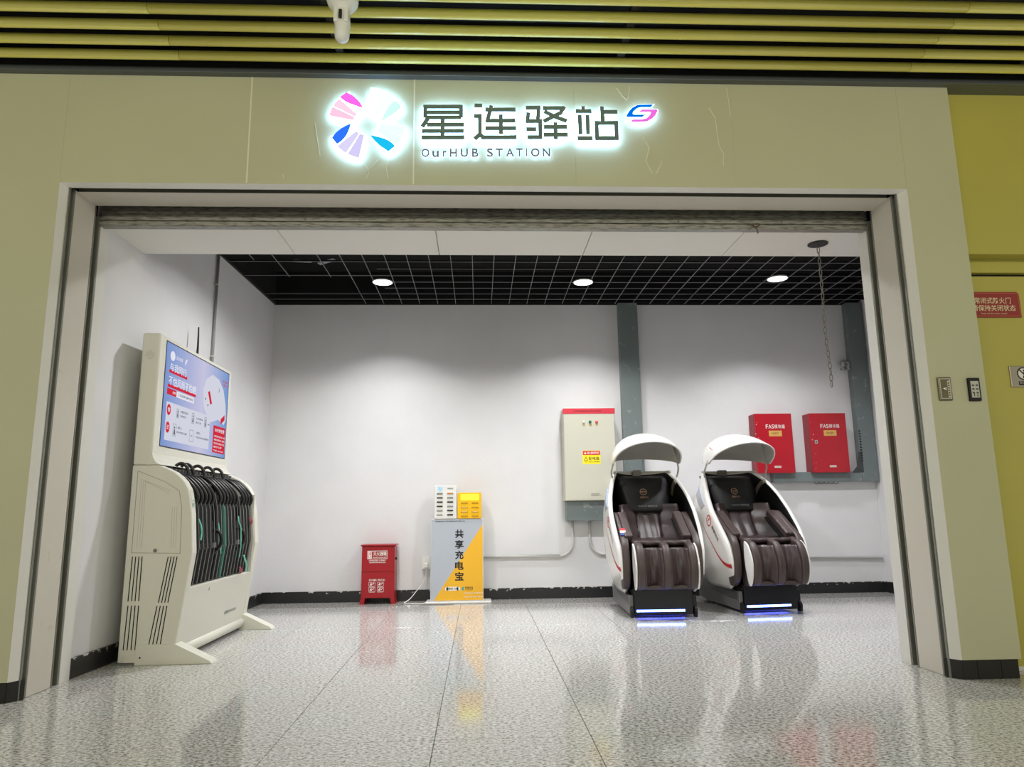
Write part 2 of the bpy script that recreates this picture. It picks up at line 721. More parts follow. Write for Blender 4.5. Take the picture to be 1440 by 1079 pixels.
put('void_liner', MB().prism([(xleft(4.4)+0.001, 4.4, ZC+0.032), (xleft(YB)+0.001, YB-0.013, ZC+0.032), (xleft(YB)+0.012, YB-0.013, ZC+0.032), (xleft(4.4)+0.012, 4.4, ZC+0.032)], (0, 0, 0.32)), M_void, ce)
# tiles lying loose in the void, seen through the missing bars
for x, y, a in ((-1.60, 6.02, 0.5), (-1.42, 6.1, -0.4)):
    put('loose_plate', MB().obox((x, y, 3.03), (0.16*math.cos(a), 0.16*math.sin(a), 0.02), (-0.05*math.sin(a), 0.05*math.cos(a), 0), (0, 0, 0.006)), M_gridlip, ce)

# white soffit panels behind the shutter
so = struct('ceiling_soffit', MB().box(-2.3, XRW, 4.06, 4.57, 2.56, 2.60), M_void)
sx = [-2.22, -1.21, -0.258, 0.706, 1.66, XRW]
for i in range(5):
    put('panel', MB().box(sx[i]+0.002, sx[i+1]-0.002, 4.05, 4.565, 2.545, 2.562), M_soffit, so, bevel=0.0015, bseg=1)
put('dark_hole_disc', MB().lathe((2.216, 4.33, 2.539), [(0.063, 0), (0.063, 0.0062)], 28), M_black, so)  # solid black disc painted for the dark inside of the hole

# skirting of black tiles
bb = struct('baseboard_back')
x = -2.11
while x < XRW:
    put('tile', MB().box(x+0.001, min(x+0.6, XRW)-0.001, YB-0.016, YB, 0, 0.105), M_base, bb)
    x += 0.6
bl = struct('baseboard_left')
y = 4.06
while y < YB:
    y2 = min(y+0.6, YB)-0.002
    put('tile', MB().prism([(xleft(y), y, 0), (xleft(y2), y2, 0), (xleft(y2)+0.016, y2, 0), (xleft(y)+0.016, y, 0)][::-1], (0, 0, 0.105)), M_base, bl)
    y += 0.6
br = struct('baseboard_right')
y = 4.1
while y < YB:
    put('tile', MB().box(XRW-0.016, XRW, y, min(y+0.6, YB)-0.002, 0, 0.105), M_base, br)
    y += 0.6

# shop front: header and piers clad in beige panels
wf = struct('wall_front', MB().box(OL-1.3, OL-0.06, 3.70, 4.02, 0.0, 3.3).box(OR+0.06, 2.68, 3.70, 4.02, 0, 3.3)
            .box(2.68, 4.4, 3.90, 4.02, 0, 3.3).box(OL-0.06, OR+0.06, 3.70, 4.02, 2.70, 3.3), M_void)
TO, TI = 2.395, 2.36       # trim outer / inner on the right


def fpanel(x0, x1, z0, z1):
    put('panel', MB().box(x0+0.0003, x1-0.0003, YF, 3.70, z0, z1), M_beige, wf)


hx = [-2.206, -1.234, -0.347, 0.54, 1.43, 2.3955]
for i in range(5):
    fpanel(hx[i], hx[i+1], 2.596, 3.222)
fpanel(-3.6, -2.206, 0.094, 3.222)
put('panel', MB().box(2.396, 2.702, YF, 3.86, 0.094, 3.222), M_beige, wf)
for x in (-1.234, -0.347):
    put('sealant_strip', MB().box(x-0.004, x+0.004, YF-0.0015, YF+0.002, 2.6, 3.222), M_seal, wf)
put('sealant_strip', MB().box(1.427, 1.433, YF-0.001, YF+0.002, 2.62, 3.222), M_beige, wf)
# creases in the wrapping film of the header
CR = [[(445, 172), (449, 195), (454, 222)], [(517, 246), (525, 240), (534, 228)], [(517, 236), (522, 246), (518, 256)], [(552, 220), (545, 240), (548, 256)],
      [(871, 122), (880, 136), (884, 139)], [(890, 120), (886, 138), (882, 142)], [(1003, 152), (1011, 168), (1014, 210), (1020, 222), (1018, 240)],
      [(905, 196), (914, 212), (908, 232), (916, 250)], [(922, 250), (929, 238), (930, 232)], [(405, 248), (406, 254)], [(1031, 122), (1034, 165)]]
cm = MB()
for c in CR:
    cm.tube([(-0.302+(a-594)*0.003924, YF-0.0003, 3.059-(b-150)*0.00402+(a-594)*0.00006) for a, b in c], 0.0022, 5)
put('film_crease', cm, M_seal, wf)
# black glazed tiles at the foot of each pier
for a, b in ((2.402, 2.477), (2.479, 2.600), (2.602, 2.690)):
    put('base_tile', MB().box(a, b, YF+0.008, 3.70, 0, 0.092), M_pierbase, wf, bevel=0.002, bseg=1)
put('base_tile', MB().prism([(2.350, 3.70, 0), (2.400, 3.638, 0), (2.400, 3.70, 0)], (0, 0, 0.092)), M_pierbase, wf)
for k in range(5):
    put('base_tile', MB().box(-2.213-0.13*(k+1), -2.215-0.13*k, YF+0.008, 3.70, 0, 0.092), M_pierbase, wf, bevel=0.002, bseg=1)
put('base_tile', MB().prism([(-2.168, 3.70, 0), (-2.212, 3.70, 0), (-2.212, 3.638, 0)], (0, 0, 0.092)), M_pierbase, wf)

# bevelled white trim round the opening (mitred) and the lined reveal with the shutter guides
tr = struct('trim_1')
zt, zi = 2.596, 2.566
put('trim_bar', MB().prism([(2.396, YF, 0.094), (2.396, 3.70, 0.094), (TI+0.004, 3.70, 0.094), (TI+0.004, 3.670, 0.094)], (0, 0, zt-0.094)), M_trim, tr)
put('trim_bar', MB().prism([(-2.206, YF, 0.094), (OL-0.004, 3.670, 0.094), (OL-0.004, 3.70, 0.094), (-2.206, 3.70, 0.094)], (0, 0, zt-0.094)), M_trim, tr)
put('trim_bar', MB().prism([(-2.206, YF, zt), (-2.206, 3.70, zt), (-2.206, 3.674, 2.590), (-2.206, 3.668, 2.585)][::-1], (4.602, 0, 0)), M_trim, tr)
rv = struct('trim_2')
for sgn, X in ((1, OR), (-1, OL)):
    def bx(d0, d1, y0, y1, z0, z1, m, nm):
        a, b = (X+d0*sgn, X+d1*sgn)
        put(nm, MB().box(min(a, b), max(a, b), y0, y1, z0, z1), m, rv)
    bx(0.03, 0.07, 3.68, 4.04, 0, 2.66, M_void, 'guide_recess')
    bx(-0.001, 0.035, 3.680, 3.694, 0, 2.60, M_gs, 'guide_strip')
    bx(-0.002, 0.035, 3.721, 3.734, 0, 2.60, M_gs, 'guide_strip')
    bx(0.0, 0.035, 3.735, 3.936, 0.002, 2.600, M_jamb, 'reveal_panel')
    bx(-0.002, 0.035, 3.937, 3.948, 0, 2.60, M_gs, 'guide_strip')
    bx(-0.002, 0.035, 3.990, 4.004, 0, 2.56, M_gs, 'guide_strip')
    bx(-0.004, 0.07, 4.006, 4.10, 0, 2.547, M_trim, 'wall_edge')
put('reveal_panel', MB().box(OL, OR, 3.757, 3.936, 2.600, 2.602), M_jamb, rv)
put('head_groove', MB().box(OL, OR, 3.762, 3.772, 2.603, 2.66), mat('groove_grey', (92, 92, 84), 0.6), rv)
put('head_void', MB().box(OL-0.05, OR+0.05, 3.69, 4.06, 2.66, 2.70), M_void, rv)
sh = struct('trim_3')      # bottom rail of the rolled-up shutter
z = 2.502
prof = [(3.985, 2.500), (4.045, 2.505), (4.045, 2.66), (4.0, 2.66), (4.0, 2.598), (3.992, 2.594), (3.992, 2.580), (4.000, 2.576), (4.000, 2.566),
        (3.988, 2.560), (3.988, 2.538), (3.997, 2.534), (3.997, 2.528), (3.978, 2.522), (3.978, 2.504)]
put('shutter_rail', MB().prism([(OL+0.005, a, b) for a, b in prof][::-1], (OR-OL-0.01, 0, 0)), M_alu, sh)
put('shutter_slat', MB().box(OL+0.005, OR-0.005, 4.002, 4.02, 2.60, 2.66), M_alu, sh)
for i in range(14):
    x = -1.95+i*0.315
    put('rivet', MB().lathe((x, 3.989, 2.549), [(0.007, 0), (0.006, -0.004), (0.002, -0.006)], 8, 'y'), M_alu, sh)
kn = MB().tube([(1.612, 3.976, 2.522), (1.63, 3.97, 2.526), (1.65, 3.972, 2.518), (1.662, 3.972, 2.505), (1.672, 3.972, 2.49), (1.675, 3.975, 2.47)], 0.004, 6)
kn.tube([(1.66, 3.972, 2.51), (1.69, 3.972, 2.522), (1.68, 3.972, 2.53), (1.64, 3.972, 2.527)], 0.004, 6)
tag(put('wire_twist', kn, mat('wire_brown', (90, 78, 60), 0.6)), 'twisted scrap of brown wire caught on the shutter rail', 'wire')

# black edge band and grey trim at the top of the shop front
struct('trim_4', MB().box(-3.7, 4.4, 3.585, 3.75, 3.265, 3.40).box(-3.7, 4.4, 3.60, 3.75, 3.25, 3.266), M_blacktrim)
struct('trim_5', MB().box(-3.7, 4.4, 3.588, 3.75, 3.223, 3.250), M_greytrim, bevel=0.002)

# station hall ceiling: yellow tubular slats under a dark void
hc = struct('ceiling_hall', MB().box(-4.2, 5, -1.2, 3.62, 3.62, 3.70).box(-4.2, 5, -1.24, -1.2, 3.24, 3.70).box(-4.24, -4.2, -1.2, 3.62, 3.24, 3.70).box(5, 5.04, -1.2, 3.62, 3.24, 3.70).box(-4.2, 5, 3.60, 3.66, 3.39, 3.70), M_plenum)  # walls round the void are added to keep world light out
for k in range(39):
    yc = 3.505-0.1205*k
    for a, b in ((-3.9, -1.579), (-1.576, 2.404), (2.407, 4.6)):
        prof = []
        for i in range(9):
            t = PI+PI*i/8
            prof.append((yc+0.024*math.cos(t), 3.262+0.024*math.sin(t)))
        prof += [(yc+0.024, 3.276), (yc-0.024, 3.276)]
        put('slat', MB().prism([(a, p, q) for p, q in prof], (b-a, 0, 0)), M_slat, hc, smooth=False, bevel=0.0)
for o in hc.children:
    for p in o.data.polygons:
        p.use_smooth = len(p.vertices) == 4 and abs(p.normal.z) < 0.999
for x in (-3.0, -0.73, 0.78, 3.05):
    put('carrier_rail', MB().box(x-0.02, x+0.02, -1.0, 3.6, 3.277, 3.32), M_black, hc)
for y, z0, z1 in ((3.2, 3.5, 3.6), (2.7, 3.45, 3.6)):
    put('void_duct', MB().box(-4.2, 5, y-0.09, y+0.09, z0, z1), mat('duct_grey', (58, 58, 56), 0.6), hc)
put('void_pipe', MB().tube([(-4, 3.37, 3.44), (5, 3.40, 3.44)], 0.03, 10), M_black, hc)

# yellow wall and fire door on the right
struct('wall_right_hall', MB().box(2.705, 4.4, 3.70, 3.90, 2.243, 3.25), M_yellow)
d1 = struct('door_1', MB().box(2.705, 4.4, 3.815, 3.90, 0.02, 2.150), M_yellow)
put('door_frame', MB().box(2.705, 4.4, 3.79, 3.90, 2.165, 2.245), M_yellow, d1, bevel=0.002)
put('door_gap', MB().box(2.705, 4.4, 3.83, 3.90, 2.148, 2.168), M_black, d1)
put('threshold', MB().box(2.705, 4.4, 3.80, 3.90, 0, 0.02), M_trim, d1)

# ------------------------------------------------------------------ illuminated sign
sg = thing('shop_sign', 'illuminated shop sign with fan emblem and dark Chinese characters above the opening', 'sign', (0.1, YF, 2.9))
FS = FY(YF)


def sp(u, v, k=4.966, ox=590, oy=140):
    a, b = ox+u/k, oy+v/k
    return (-0.302+(a-594)*0.003924, 3.059-(b-150)*0.00402+(a-594)*0.00006)


CH = [
    [[(30, 78), (302, 78)], [(43, 78), (43, 158)], [(290, 78), (290, 158)], [(43, 120), (290, 120)], [(43, 156), (290, 156)], [(62, 165), (24, 226)], [(55, 210), (310, 210)],
     [(163, 165), (163, 300)], [(22, 256), (308, 256)], [(20, 303), (312, 303)]],
    [[(383, 70), (437, 70)], [(380, 147), (420, 147), (420, 280), (384, 316)], [(410, 270), (440, 303), (672, 303)], [(458, 100), (668, 100)], [(500, 70), (472, 182), (665, 182)],
     [(458, 237), (670, 237)], [(565, 137), (565, 280)]],
    [[(738, 86), (830, 86), (822, 180)], [(757, 122), (750, 185), (838, 185), (838, 303), (748, 303)], [(740, 245), (810, 245)], [(858, 90), (1004, 90), (980, 125), (862, 188)],
     [(868, 112), (935, 150), (1024, 186)], [(862, 228), (1025, 228)], [(860, 285), (1028, 285)], [(944, 195), (944, 318)]],
    [[(1142, 76), (1142, 110)], [(1088, 112), (1198, 112)], [(1115, 140), (1118, 282)], [(1170, 140), (1170, 282)], [(1095, 312), (1200, 312)], [(1274, 78), (1277, 198)],
     [(1277, 118), (1381, 118)], [(1232, 200), (1370, 200), (1370, 312), (1232, 312)]],
]
M_sigmet = mat('dark_steel_letter', (104, 122, 118), 0.35, 0.0)
M_sigsmall = mat('grey_steel_letter', (120, 122, 134), 0.4)
M_halo = glow('cool_white_led', (160, 206, 255), 20)
for ci, ch in enumerate(CH):
    a, b = MB(), MB()
    for si, st in enumerate(ch):
        closed = (ci == 3 and st is ch[-1])
        pts = [sp(*q) for q in st]
        FS.stroke(a, pts, 0.0230, 0.0325+0.00012*si, 0.006, closed)
        FS.stroke(b, pts, 0.0268, 0.027, 0.005, closed)
    c = put('character', a, M_sigmet, sg)
    put('halo_light', b, M_halo, c)
LT = [('O', 18, 74), ('u', 92, 138), ('r', 163, 190), ('H', 212, 262), ('U', 286, 338), ('B', 364, 410), ('S', 466, 510), ('T', 527, 578), ('A', 598, 654), ('T', 666, 716), ('I', 738, 744), ('O', 770, 832), ('N', 852, 906)]
for ch, u0, u1 in LT:
    a, b = MB(), MB()
    xa, xb = sp(u0, 0)[0], sp(u1, 0)[0]
    zb, zt_ = sp(u0, 436)[1], sp(u0, 376 if ch not in 'ur' else 392)[1]
    if ch == 'I':
        FS.rect(a, xa-0.0015, xb+0.0015, zb, zt_, 0.0235, 0.002)
        FS.rect(b, xa-0.0025, xb+0.0025, zb-0.002, zt_+0.002, 0.019, 0.003)
    else:
        FS.text(a, ch, xa, xb, zb, zt_, 0.0235, 0.02, 0.018)
        FS.text(b, ch, xa-0.0015, xb+0.0015, zb-0.0015, zt_+0.0015, 0.019, 0.02, 0.022)
    c = put('letter', a, M_sigsmall, sg)
    put('halo_light', b, glow('cool_white_led_small', (170, 210, 255), 8), c)


def sm(u, v):
    return sp(u, v, 20.57, 870, 140)


blue = [(640, 262), (1030, 255), (965, 322), (640, 325), (520, 385), (430, 470), (405, 545), (440, 575), (770, 575), (700, 632), (250, 632), (222, 600), (290, 480), (390, 370), (520, 290)]
pink = [(690, 412), (1130, 410), (1150, 455), (1100, 560), (1000, 670), (870, 750), (770, 778), (345, 782), (400, 725), (700, 720), (820, 680), (920, 580), (955, 500), (940, 470), (595, 470)]
for nm, pts, rgb in (('blue_stroke', blue, (0, 110, 235)), ('pink_stroke', pink, (240, 110, 225))):
    a, b = MB(), MB()
    FS.poly(a, [sm(*q) for q in pts][::-1], 0.0315, 0.006)
    cx, cz = sum(sm(*q)[0] for q in pts)/len(pts), sum(sm(*q)[1] for q in pts)/len(pts)
    FS.poly(b, [(cx+(sm(*q)[0]-cx)*1.08, cz+(sm(*q)[1]-cz)*1.12) for q in pts][::-1], 0.026, 0.005)
    c = put(nm, a, glow('lit_'+nm, rgb, 1.0), sg)
    put('halo_light', b, glow('cool_white_led_mark', (170, 210, 255), 11), c)
# fan emblem
EC = (-0.5985, 2.9385)
R0, R1 = 0.074, 0.208
FE = FY(YF, EC[0], EC[1])


def sector(mb, t0, t1, r0, r1, h0, th, n=8):
    t0, t1 = math.radians(t0), math.radians(t1)
    pts = [(r1*math.cos(t0+(t1-t0)*i/n), r1*math.sin(t0+(t1-t0)*i/n)) for i in range(n+1)]
    pts += [(r0*math.cos(t1+(t0-t1)*i/n), r0*math.sin(t1+(t0-t1)*i/n)) for i in range(n+1)]
    return FE.poly(mb, pts, h0, th)


def petal(mb, q, h0, th):
    """pointed petal: (angle, radius) of tip, side, two outer corners, side"""
    p = [(r_*math.cos(math.radians(t)), r_*math.sin(math.radians(t))) for t, r_ in q]
    tip, m0, o0, o1, m1 = [Vector(x) for x in p]
    pts = []
    for A, B, C in ((tip, m0, o0), (o1, m1, tip)):
        ctl = B*2-(A+C)*0.5
        for i in range(8):
            t = i/7
            pts.append(tuple(A*(1-t)**2+ctl*2*t*(1-t)+C*t*t))
    return FE.poly(mb, pts[:-1][::-1] if False else pts[:-1], h0, th)


BL = [('blade', 120, 169, [(106, 0.094), (112.6, 0.150), (122, 0.209), (135, 0.209), (131, 0.151)], (255, 110, 240), [(137.5, 152, (255, 214, 234)), (154, 169, (255, 204, 230))]),
      ('blade', 204, 260, [(186, 0.088), (196.4, 0.147), (206, 0.206), (219, 0.202), (216, 0.137)], (50, 120, 255), [(222, 239, (220, 214, 248)), (242, 260, (214, 206, 248))]),
      ('blade', -57, -6, [(-73, 0.080), (-62.6, 0.140), (-54.6, 0.205), (-41.4, 0.205), (-42.4, 0.144)], (30, 196, 245), [(-39, -23, (236, 255, 255)), (-22, -6, (240, 255, 255))]),
      ('blade', 25, 84, [(9, 0.080), (20, 0.145), (27, 0.207), (40, 0.207), (39, 0.145)], (214, 255, 250), [(42, 62, (250, 255, 255)), (63, 84, (255, 255, 255))])]
for nm, t0, t1, pet, prgb, strips in BL:
    hb = MB()
    sector(hb, t0-1.5, t1+1.5, R0-0.004, R1+0.004, 0.027, 0.005)
    c = put('blade', hb, glow('cool_white_led_blade', (160, 206, 255), 18), sg)
    pm = MB()
    petal(pm, pet, 0.0335, 0.005)
    put('petal', pm, glow('petal_%d_%d_%d' % prgb, prgb, 1.0), c)
    for q0, q1, rgb in strips:
        s_ = MB()
        sector(s_, q0, q1, R0, R1, 0.0325, 0.005)
        put('strip', s_, glow('strip_%d_%d_%d' % rgb, rgb, 1.02), c)

# ------------------------------------------------------------------ small fittings on the shop front
e = thing('access_plate', 'small steel key-switch plate on the right pier, nearer the opening', 'switch plate', (2.470, YF, 1.46))
F = FY(YF)
put('plate', MB().box(2.434, 2.506, YF-0.012, YF, 1.40, 1.525), mat('brushed_olive_steel', (120, 114, 86), 0.25, 0.8), e, bevel=0.003)
mb = MB()
F.frame(mb, 2.441, 2.499, 1.408, 1.517, 0.004, 0.0122, 0.002)
put('inner_frame', mb, M_chrome, e)
put('key_lock', MB().lathe((2.468, YF-0.012, 1.462), [(0.010, 0), (0.010, -0.004), (0.007, -0.006)], 20, 'y'), M_chrome, e)
mb = MB()
F.rect(mb, 2.482, 2.495, 1.415, 1.505, 0.0125)
lab = put('paper_label', mb, mat('pale_label', (206, 196, 170), 0.6), e)
mb = MB()
for k in range(6):
    F.rect(mb, 2.485, 2.492, 1.424+k*0.013, 1.430+k*0.013, 0.0136)
put('label_print', mb, M_print_k, lab)
e = thing('keypad', 'small black keypad with a pale label, nearer the yellow wall', 'keypad', (2.629, YF, 1.458))
put('housing', MB().box(2.598, 2.660, YF-0.016, YF, 1.396, 1.520), M_black, e, bevel=0.003)
mb = MB()
F.rect(mb, 2.607, 2.651, 1.413, 1.502, 0.0162)
lab = put('label', mb, mat('grey_label', (190, 188, 178), 0.5), e)
mb = MB()
for r_ in range(3):
    for c_ in range(2):
        F.rect(mb, 2.613+c_*0.021, 2.624+c_*0.021, 1.475-r_*0.020, 1.483-r_*0.020, 0.0174)
F.rect(mb, 2.619, 2.623, 1.420, 1.434, 0.0174)
F.ring(mb, 2.640, 1.424, 0.004, 0.006, 0.0174, seg=12)
put('label_print', mb, mat('grey_print', (70, 68, 64), 0.6), lab)

F = FY(3.815)
e = thing('fire_door_sign', 'red fire door sign with two lines of pale Chinese writing on the yellow door', 'sign', (2.92, 3.815, 1.98))
put('plate', MB().prism([(2.735, 3.807, 1.905), (3.10, 3.807, 1.905), (3.10, 3.807, 2.043), (3.088, 3.807, 2.055), (2.735, 3.807, 2.055)], (0, 0.007, 0)), mat('sign_red', (150, 46, 42), 0.45), e)
F = FY(3.807)
mb = MB()
F.frame(mb, 2.741, 3.094, 1.911, 2.049, 0.002)
put('border_line', mb, mat('sign_gold_line', (206, 130, 90), 0.5), e)
mb = MB()
F.text(mb, '常闭式防火门', 2.832, 3.046, 1.985, 2.022)
F.text(mb, '请保持关闭状态', 2.812, 3.070, 1.941, 1.978)
F.text(mb, 'Keep the fire door closed', 2.862, 3.014, 1.921, 1.931)
put('lettering', mb, mat('sign_cream', (226, 206, 170), 0.5), e)
e = thing('no_entry_plate', 'silver plate with a prohibition symbol on the yellow door, cut by the picture edge', 'sign', (3.08, 3.815, 1.56))
put('plate', MB().box(2.985, 3.18, 3.808, 3.8145, 1.500, 1.622), mat('sign_silver', (168, 160, 144), 0.35, 0.5), e, bevel=0.004)
F = FY(3.808)
mb = MB()
F.ring(mb, 3.062, 1.578, 0.030, 0.036, seg=28)
F.stroke(mb, [(3.040, 1.600), (3.084, 1.556)], 0.007)
F.disc(mb, 3.066, 1.596, 0.005)
F.stroke(mb, [(3.066, 1.590), (3.070, 1.574), (3.062, 1.560), (3.060, 1.552)], 0.007)
F.stroke(mb, [(3.070, 1.574), (3.076, 1.562), (3.074, 1.553)], 0.006)
F.stroke(mb, [(3.068, 1.586), (3.080, 1.580), (3.082, 1.572)], 0.005)
F.rect(mb, 3.030, 3.150, 1.512, 1.534)
sy = put('symbol', mb, M_print_k, e)
mb = MB()
F.disc(mb, 3.062, 1.578, 0.030, 0.0001, 0.0003)
put('symbol_ground', mb, M_print_w, e)
mb = MB()
F.text(mb, '禁止入内', 3.034, 3.100, 1.520, 1.532)
put('lettering', mb, mat('sign_silver2', (190, 182, 164), 0.4), sy)

# surveillance camera hanging from the slats
e = thing('ceiling_camera', 'white bullet surveillance camera hanging from the yellow slats', 'camera', (-0.62, 2.95, 3.238))
put('mount', MB().lathe((-0.615, 2.95, 3.238), [(0.070, 0.0), (0.072, -0.070), (0.066, -0.088), (0.050, -0.106), (0.038, -0.125), (0.036, -0.14)], 28), M_white, e, smooth=True)
put('mount_ring', MB().lathe((-0.615, 2.95, 3.168), [(0.0712, 0.003), (0.0712, -0.003)], 28), M_basegrey, e)
put('bracket', MB().box(-0.648, -0.627, 2.915, 2.985, 3.045, 3.120).box(-0.603, -0.582, 2.915, 2.985, 3.045, 3.120).box(-0.648, -0.582, 2.93, 2.985, 3.08, 3.120), M_white, e, bevel=0.005)
bo = put('body', MB().lathe((-0.612, 2.945, 3.115), [(0.020, 0.01), (0.034, 0.0), (0.034, -0.112), (0.031, -0.130), (0.022, -0.142), (0.008, -0.147)], 24, (0.02, -0.10, 1)), M_white, e, smooth=True)
put('swivel_slot', MB().box(-0.622, -0.608, 2.903, 2.911, 3.055, 3.095), M_black, e)

# ------------------------------------------------------------------ downlights
for i, (x, y) in enumerate(LAMPS):
    e = thing('downlight', ['round downlight in the black ceiling grid nearest the left wall', 'middle round downlight in the black ceiling grid', 'round downlight in the black ceiling grid nearest the hanging chain'][i],
              'ceiling light', (x, y, ZC), 'recessed downlights')
    put('housing', MB().lathe((x, y, ZC), [(0.094, 0.006), (0.096, -0.002), (0.092, -0.006), (0.087, -0.003), (0.086, 0.0)], 32), M_white, e, smooth=False)
    put('diffuser', MB().lathe((x, y, ZC-0.004), [(0.0855, 0.003), (0.0855, 0.0)], 32), glow('downlight_glow', (255, 255, 255), 6.0), e)
for x, y in LAMPS_FRONT:
    put('downlight_housing', MB().lathe((x, y, ZC), [(0.094, 0.05), (0.096, -0.004), (0.092, -0.008), (0.05, 0.0)], 24), M_white, ce)

# ------------------------------------------------------------------ hanging chain
e = thing('hanging_chain', 'grey steel chain hanging from a round hole in the soffit', 'chain', (2.216, 4.33, 2.545))
lk = MB()
path = []
for i in range(16):
    t = 2*PI*i/16
    path.append((0.0085*math.cos(t), 0, 0.0175*math.sin(t)+0.0045*(1 if math.sin(t) > 0 else -1)))
lk.tube(path, 0.0026, 6, closed=True)
me = None
M_chain = mat('dull_chain_steel', (120, 118, 108), 0.4, 0.8)
n = 25
for i in range(n):
    if me is None:
        o = put('link', lk, M_chain, None, smooth=True)
        me = o.data
        o.parent = e
    else:
        o = bpy.data.objects.new('link', me)
        COL.objects.link(o)
        o.parent = e
    s_ = i/n
    o.location = (0.0+0.006*math.sin(i*0.35)*s_, 0.004*math.sin(i*0.5)*s_, -0.005-i*0.0385)
    o.rotation_euler = (0, random.uniform(-0.12, 0.12)*s_, (i % 2)*PI/2+0.6+random.uniform(-0.3, 0.3)*s_)
put('hanger_bar', MB().tube([(2.165, 4.33, 2.546), (2.267, 4.33, 2.546)], 0.004, 8), M_chain, e)

# ------------------------------------------------------------------ back wall services
F = FY(7.05)
e = thing('electrical_cabinet', 'tall ivory-grey electrical cabinet with red top band and yellow warning label', 'electrical cabinet', (1.1, YB, 0.94))
put('body', MB().box(0.842, 1.362, 7.062, YB-0.001, 0.938, 1.850), M_elec, e, bevel=0.004)
dr = put('door', MB().box(0.848, 1.356, 7.05, 7.061, 0.944, 1.798), M_elec, e, bevel=0.002)
put('red_band', MB().box(0.840, 1.366, 7.048, 7.062, 1.799, 1.853), mat('band_red', (206, 42, 62), 0.4), e)
mb = MB()
FY(7.048).text(mb, '火灾自动报警设备专用  请勿断电', 0.95, 1.23, 1.818, 1.834)
put('lettering', mb, mat('band_print', (120, 20, 30), 0.5), e)
for x, rgb in ((1.048, (226, 222, 206)), (1.113, (20, 110, 86)), (1.177, (226, 84, 72))):
    il = put('indicator_lamp', MB().lathe((x, 7.05, 1.715), [(0.014, 0), (0.014, -0.010), (0.010, -0.016), (0.004, -0.018)], 18, 'y'), mat('lamp_%d_%d' % rgb[:2], rgb, 0.25), e, smooth=True)
    mb = MB()
    F.rect(mb, x-0.012, x+0.012, 1.680, 1.696)
    put('lamp_tag', mb, mat('tag_brass', (190, 170, 90), 0.5), il)
mb = MB()
F.rect(mb, 1.027, 1.205, 1.296, 1.430)
wl = put('warning_label', mb, mat('label_yellow', (246, 226, 20), 0.5), e)
mb = MB()
F.rect(mb, 1.030, 1.202, 1.386, 1.427, 0.0013)
put('label_red_bar', mb, mat('label_red', (206, 50, 40), 0.5), wl)
mb = MB()
F.text(mb, '当心触电危险', 1.075, 1.190, 1.396, 1.418, 0.0026)
F.poly(mb, [(1.042, 1.396), (1.066, 1.396), (1.054, 1.418)], 0.0024, 0.0004)
put('label_white_print', mb, M_print_w, wl)
mb = MB()
F.text(mb, '配电箱', 1.088, 1.192, 1.334, 1.368, 0.0016)
F.stroke(mb, [(1.040, 1.334), (1.078, 1.334), (1.059, 1.368)], 0.004, 0.0013, 0.0006, closed=True)
F.rect(mb, 1.057, 1.061, 1.342, 1.356, 0.0013, 0.0006)
F.text(mb, '非专业人员请勿操作', 1.085, 1.195, 1.312, 1.325, 0.0016)
put('label_black_print', mb, M_print_k, wl)
mb = MB()
F.text(mb, '危险', 1.042, 1.076, 1.312, 1.325, 0.0016)
put('label_red_print', mb, M_print_r, wl)
mb = MB()
for k, w_ in enumerate((0.10, 0.075, 0.09)):
    F.rect(mb, 1.10, 1.10+w_, 0.985+k*0.010, 0.989+k*0.010)
put('pencil_note', mb, mat('pencil_grey', (130, 128, 116), 0.7), dr)
put('plinth_box', MB().box(0.862, 1.345, 7.10, YB-0.001, 0.745, 0.936), M_steelgrey, e, bevel=0.004)

e = thing('cable_duct', 'tall grey metal cable duct on the back wall beside the electrical cabinet', 'cable duct', (1.57, YB, 0.70))
put('duct', MB().box(1.465, 1.665, 7.16, YB, 0.70, ZC), M_steelgrey, e, bevel=0.003)
put('duct_edge', MB().box(1.461, 1.475, 7.150, 7.162, 0.70, 1.42).box(1.655, 1.669, 7.150, 7.162, 0.70, 1.42), M_steelgrey, e)
mb = MB()
for z in [1.30+0.02*i for i in range(8)]:
    for x in (1.478, 1.650):
        mb.lathe((x, 7.16, z), [(0.004, 0), (0.004, -0.003)], 6, 'y')
put('rivet_row', mb, M_black, e)
e = thing('corner_duct', 'L-shaped grey cable trunking in the right corner under and beside the red boxes', 'cable duct', (3.9, YB, 1.1))
put('upright', MB().box(3.90, 4.075, 7.15, YB, 1.10, ZC), M_steelgrey, e, bevel=0.003)
put('tray', MB().box(2.98, 3.899, 7.15, YB, 1.10, 1.20), M_steelgrey, e, bevel=0.003)
put('corner_plate', MB().prism([(3.80, 7.146, 1.19), (3.92, 7.146, 1.19), (3.92, 7.146, 1.40), (3.885, 7.146, 1.40), (3.86, 7.146, 1.26)], (0, 0.004, 0)), mat('trunking_dark', (58, 62, 64), 0.5), e)
mb = MB()
for i in range(12):
    mb.box(3.905, 3.922, 7.143, 7.149, 1.30+i*0.028, 1.312+i*0.028)
put('punched_slots', mb, M_black, e)
mb = MB()
for k in range(5):
    pts = [(3.45+k*0.05+0.03*math.cos(PI*i/6), YB-0.03, 1.098-0.018*math.sin(PI*i/6)) for i in range(7)]
    mb.tube(pts, 0.003, 5)
put('cable_tie', mb, mat('tie_grey', (80, 82, 82), 0.6), e)
e = thing('junction_box', 'small square metal junction box with paint splashes beside the corner trunking', 'junction box', (3.87, YB, 2.31))
put('box', MB().box(3.822, 3.896, 7.17, YB, 2.266, 2.350), worn('splashed_metal', (180, 180, 172), (90, 92, 90), 30, 0.48, 0.55, 0.4), e, bevel=0.004)
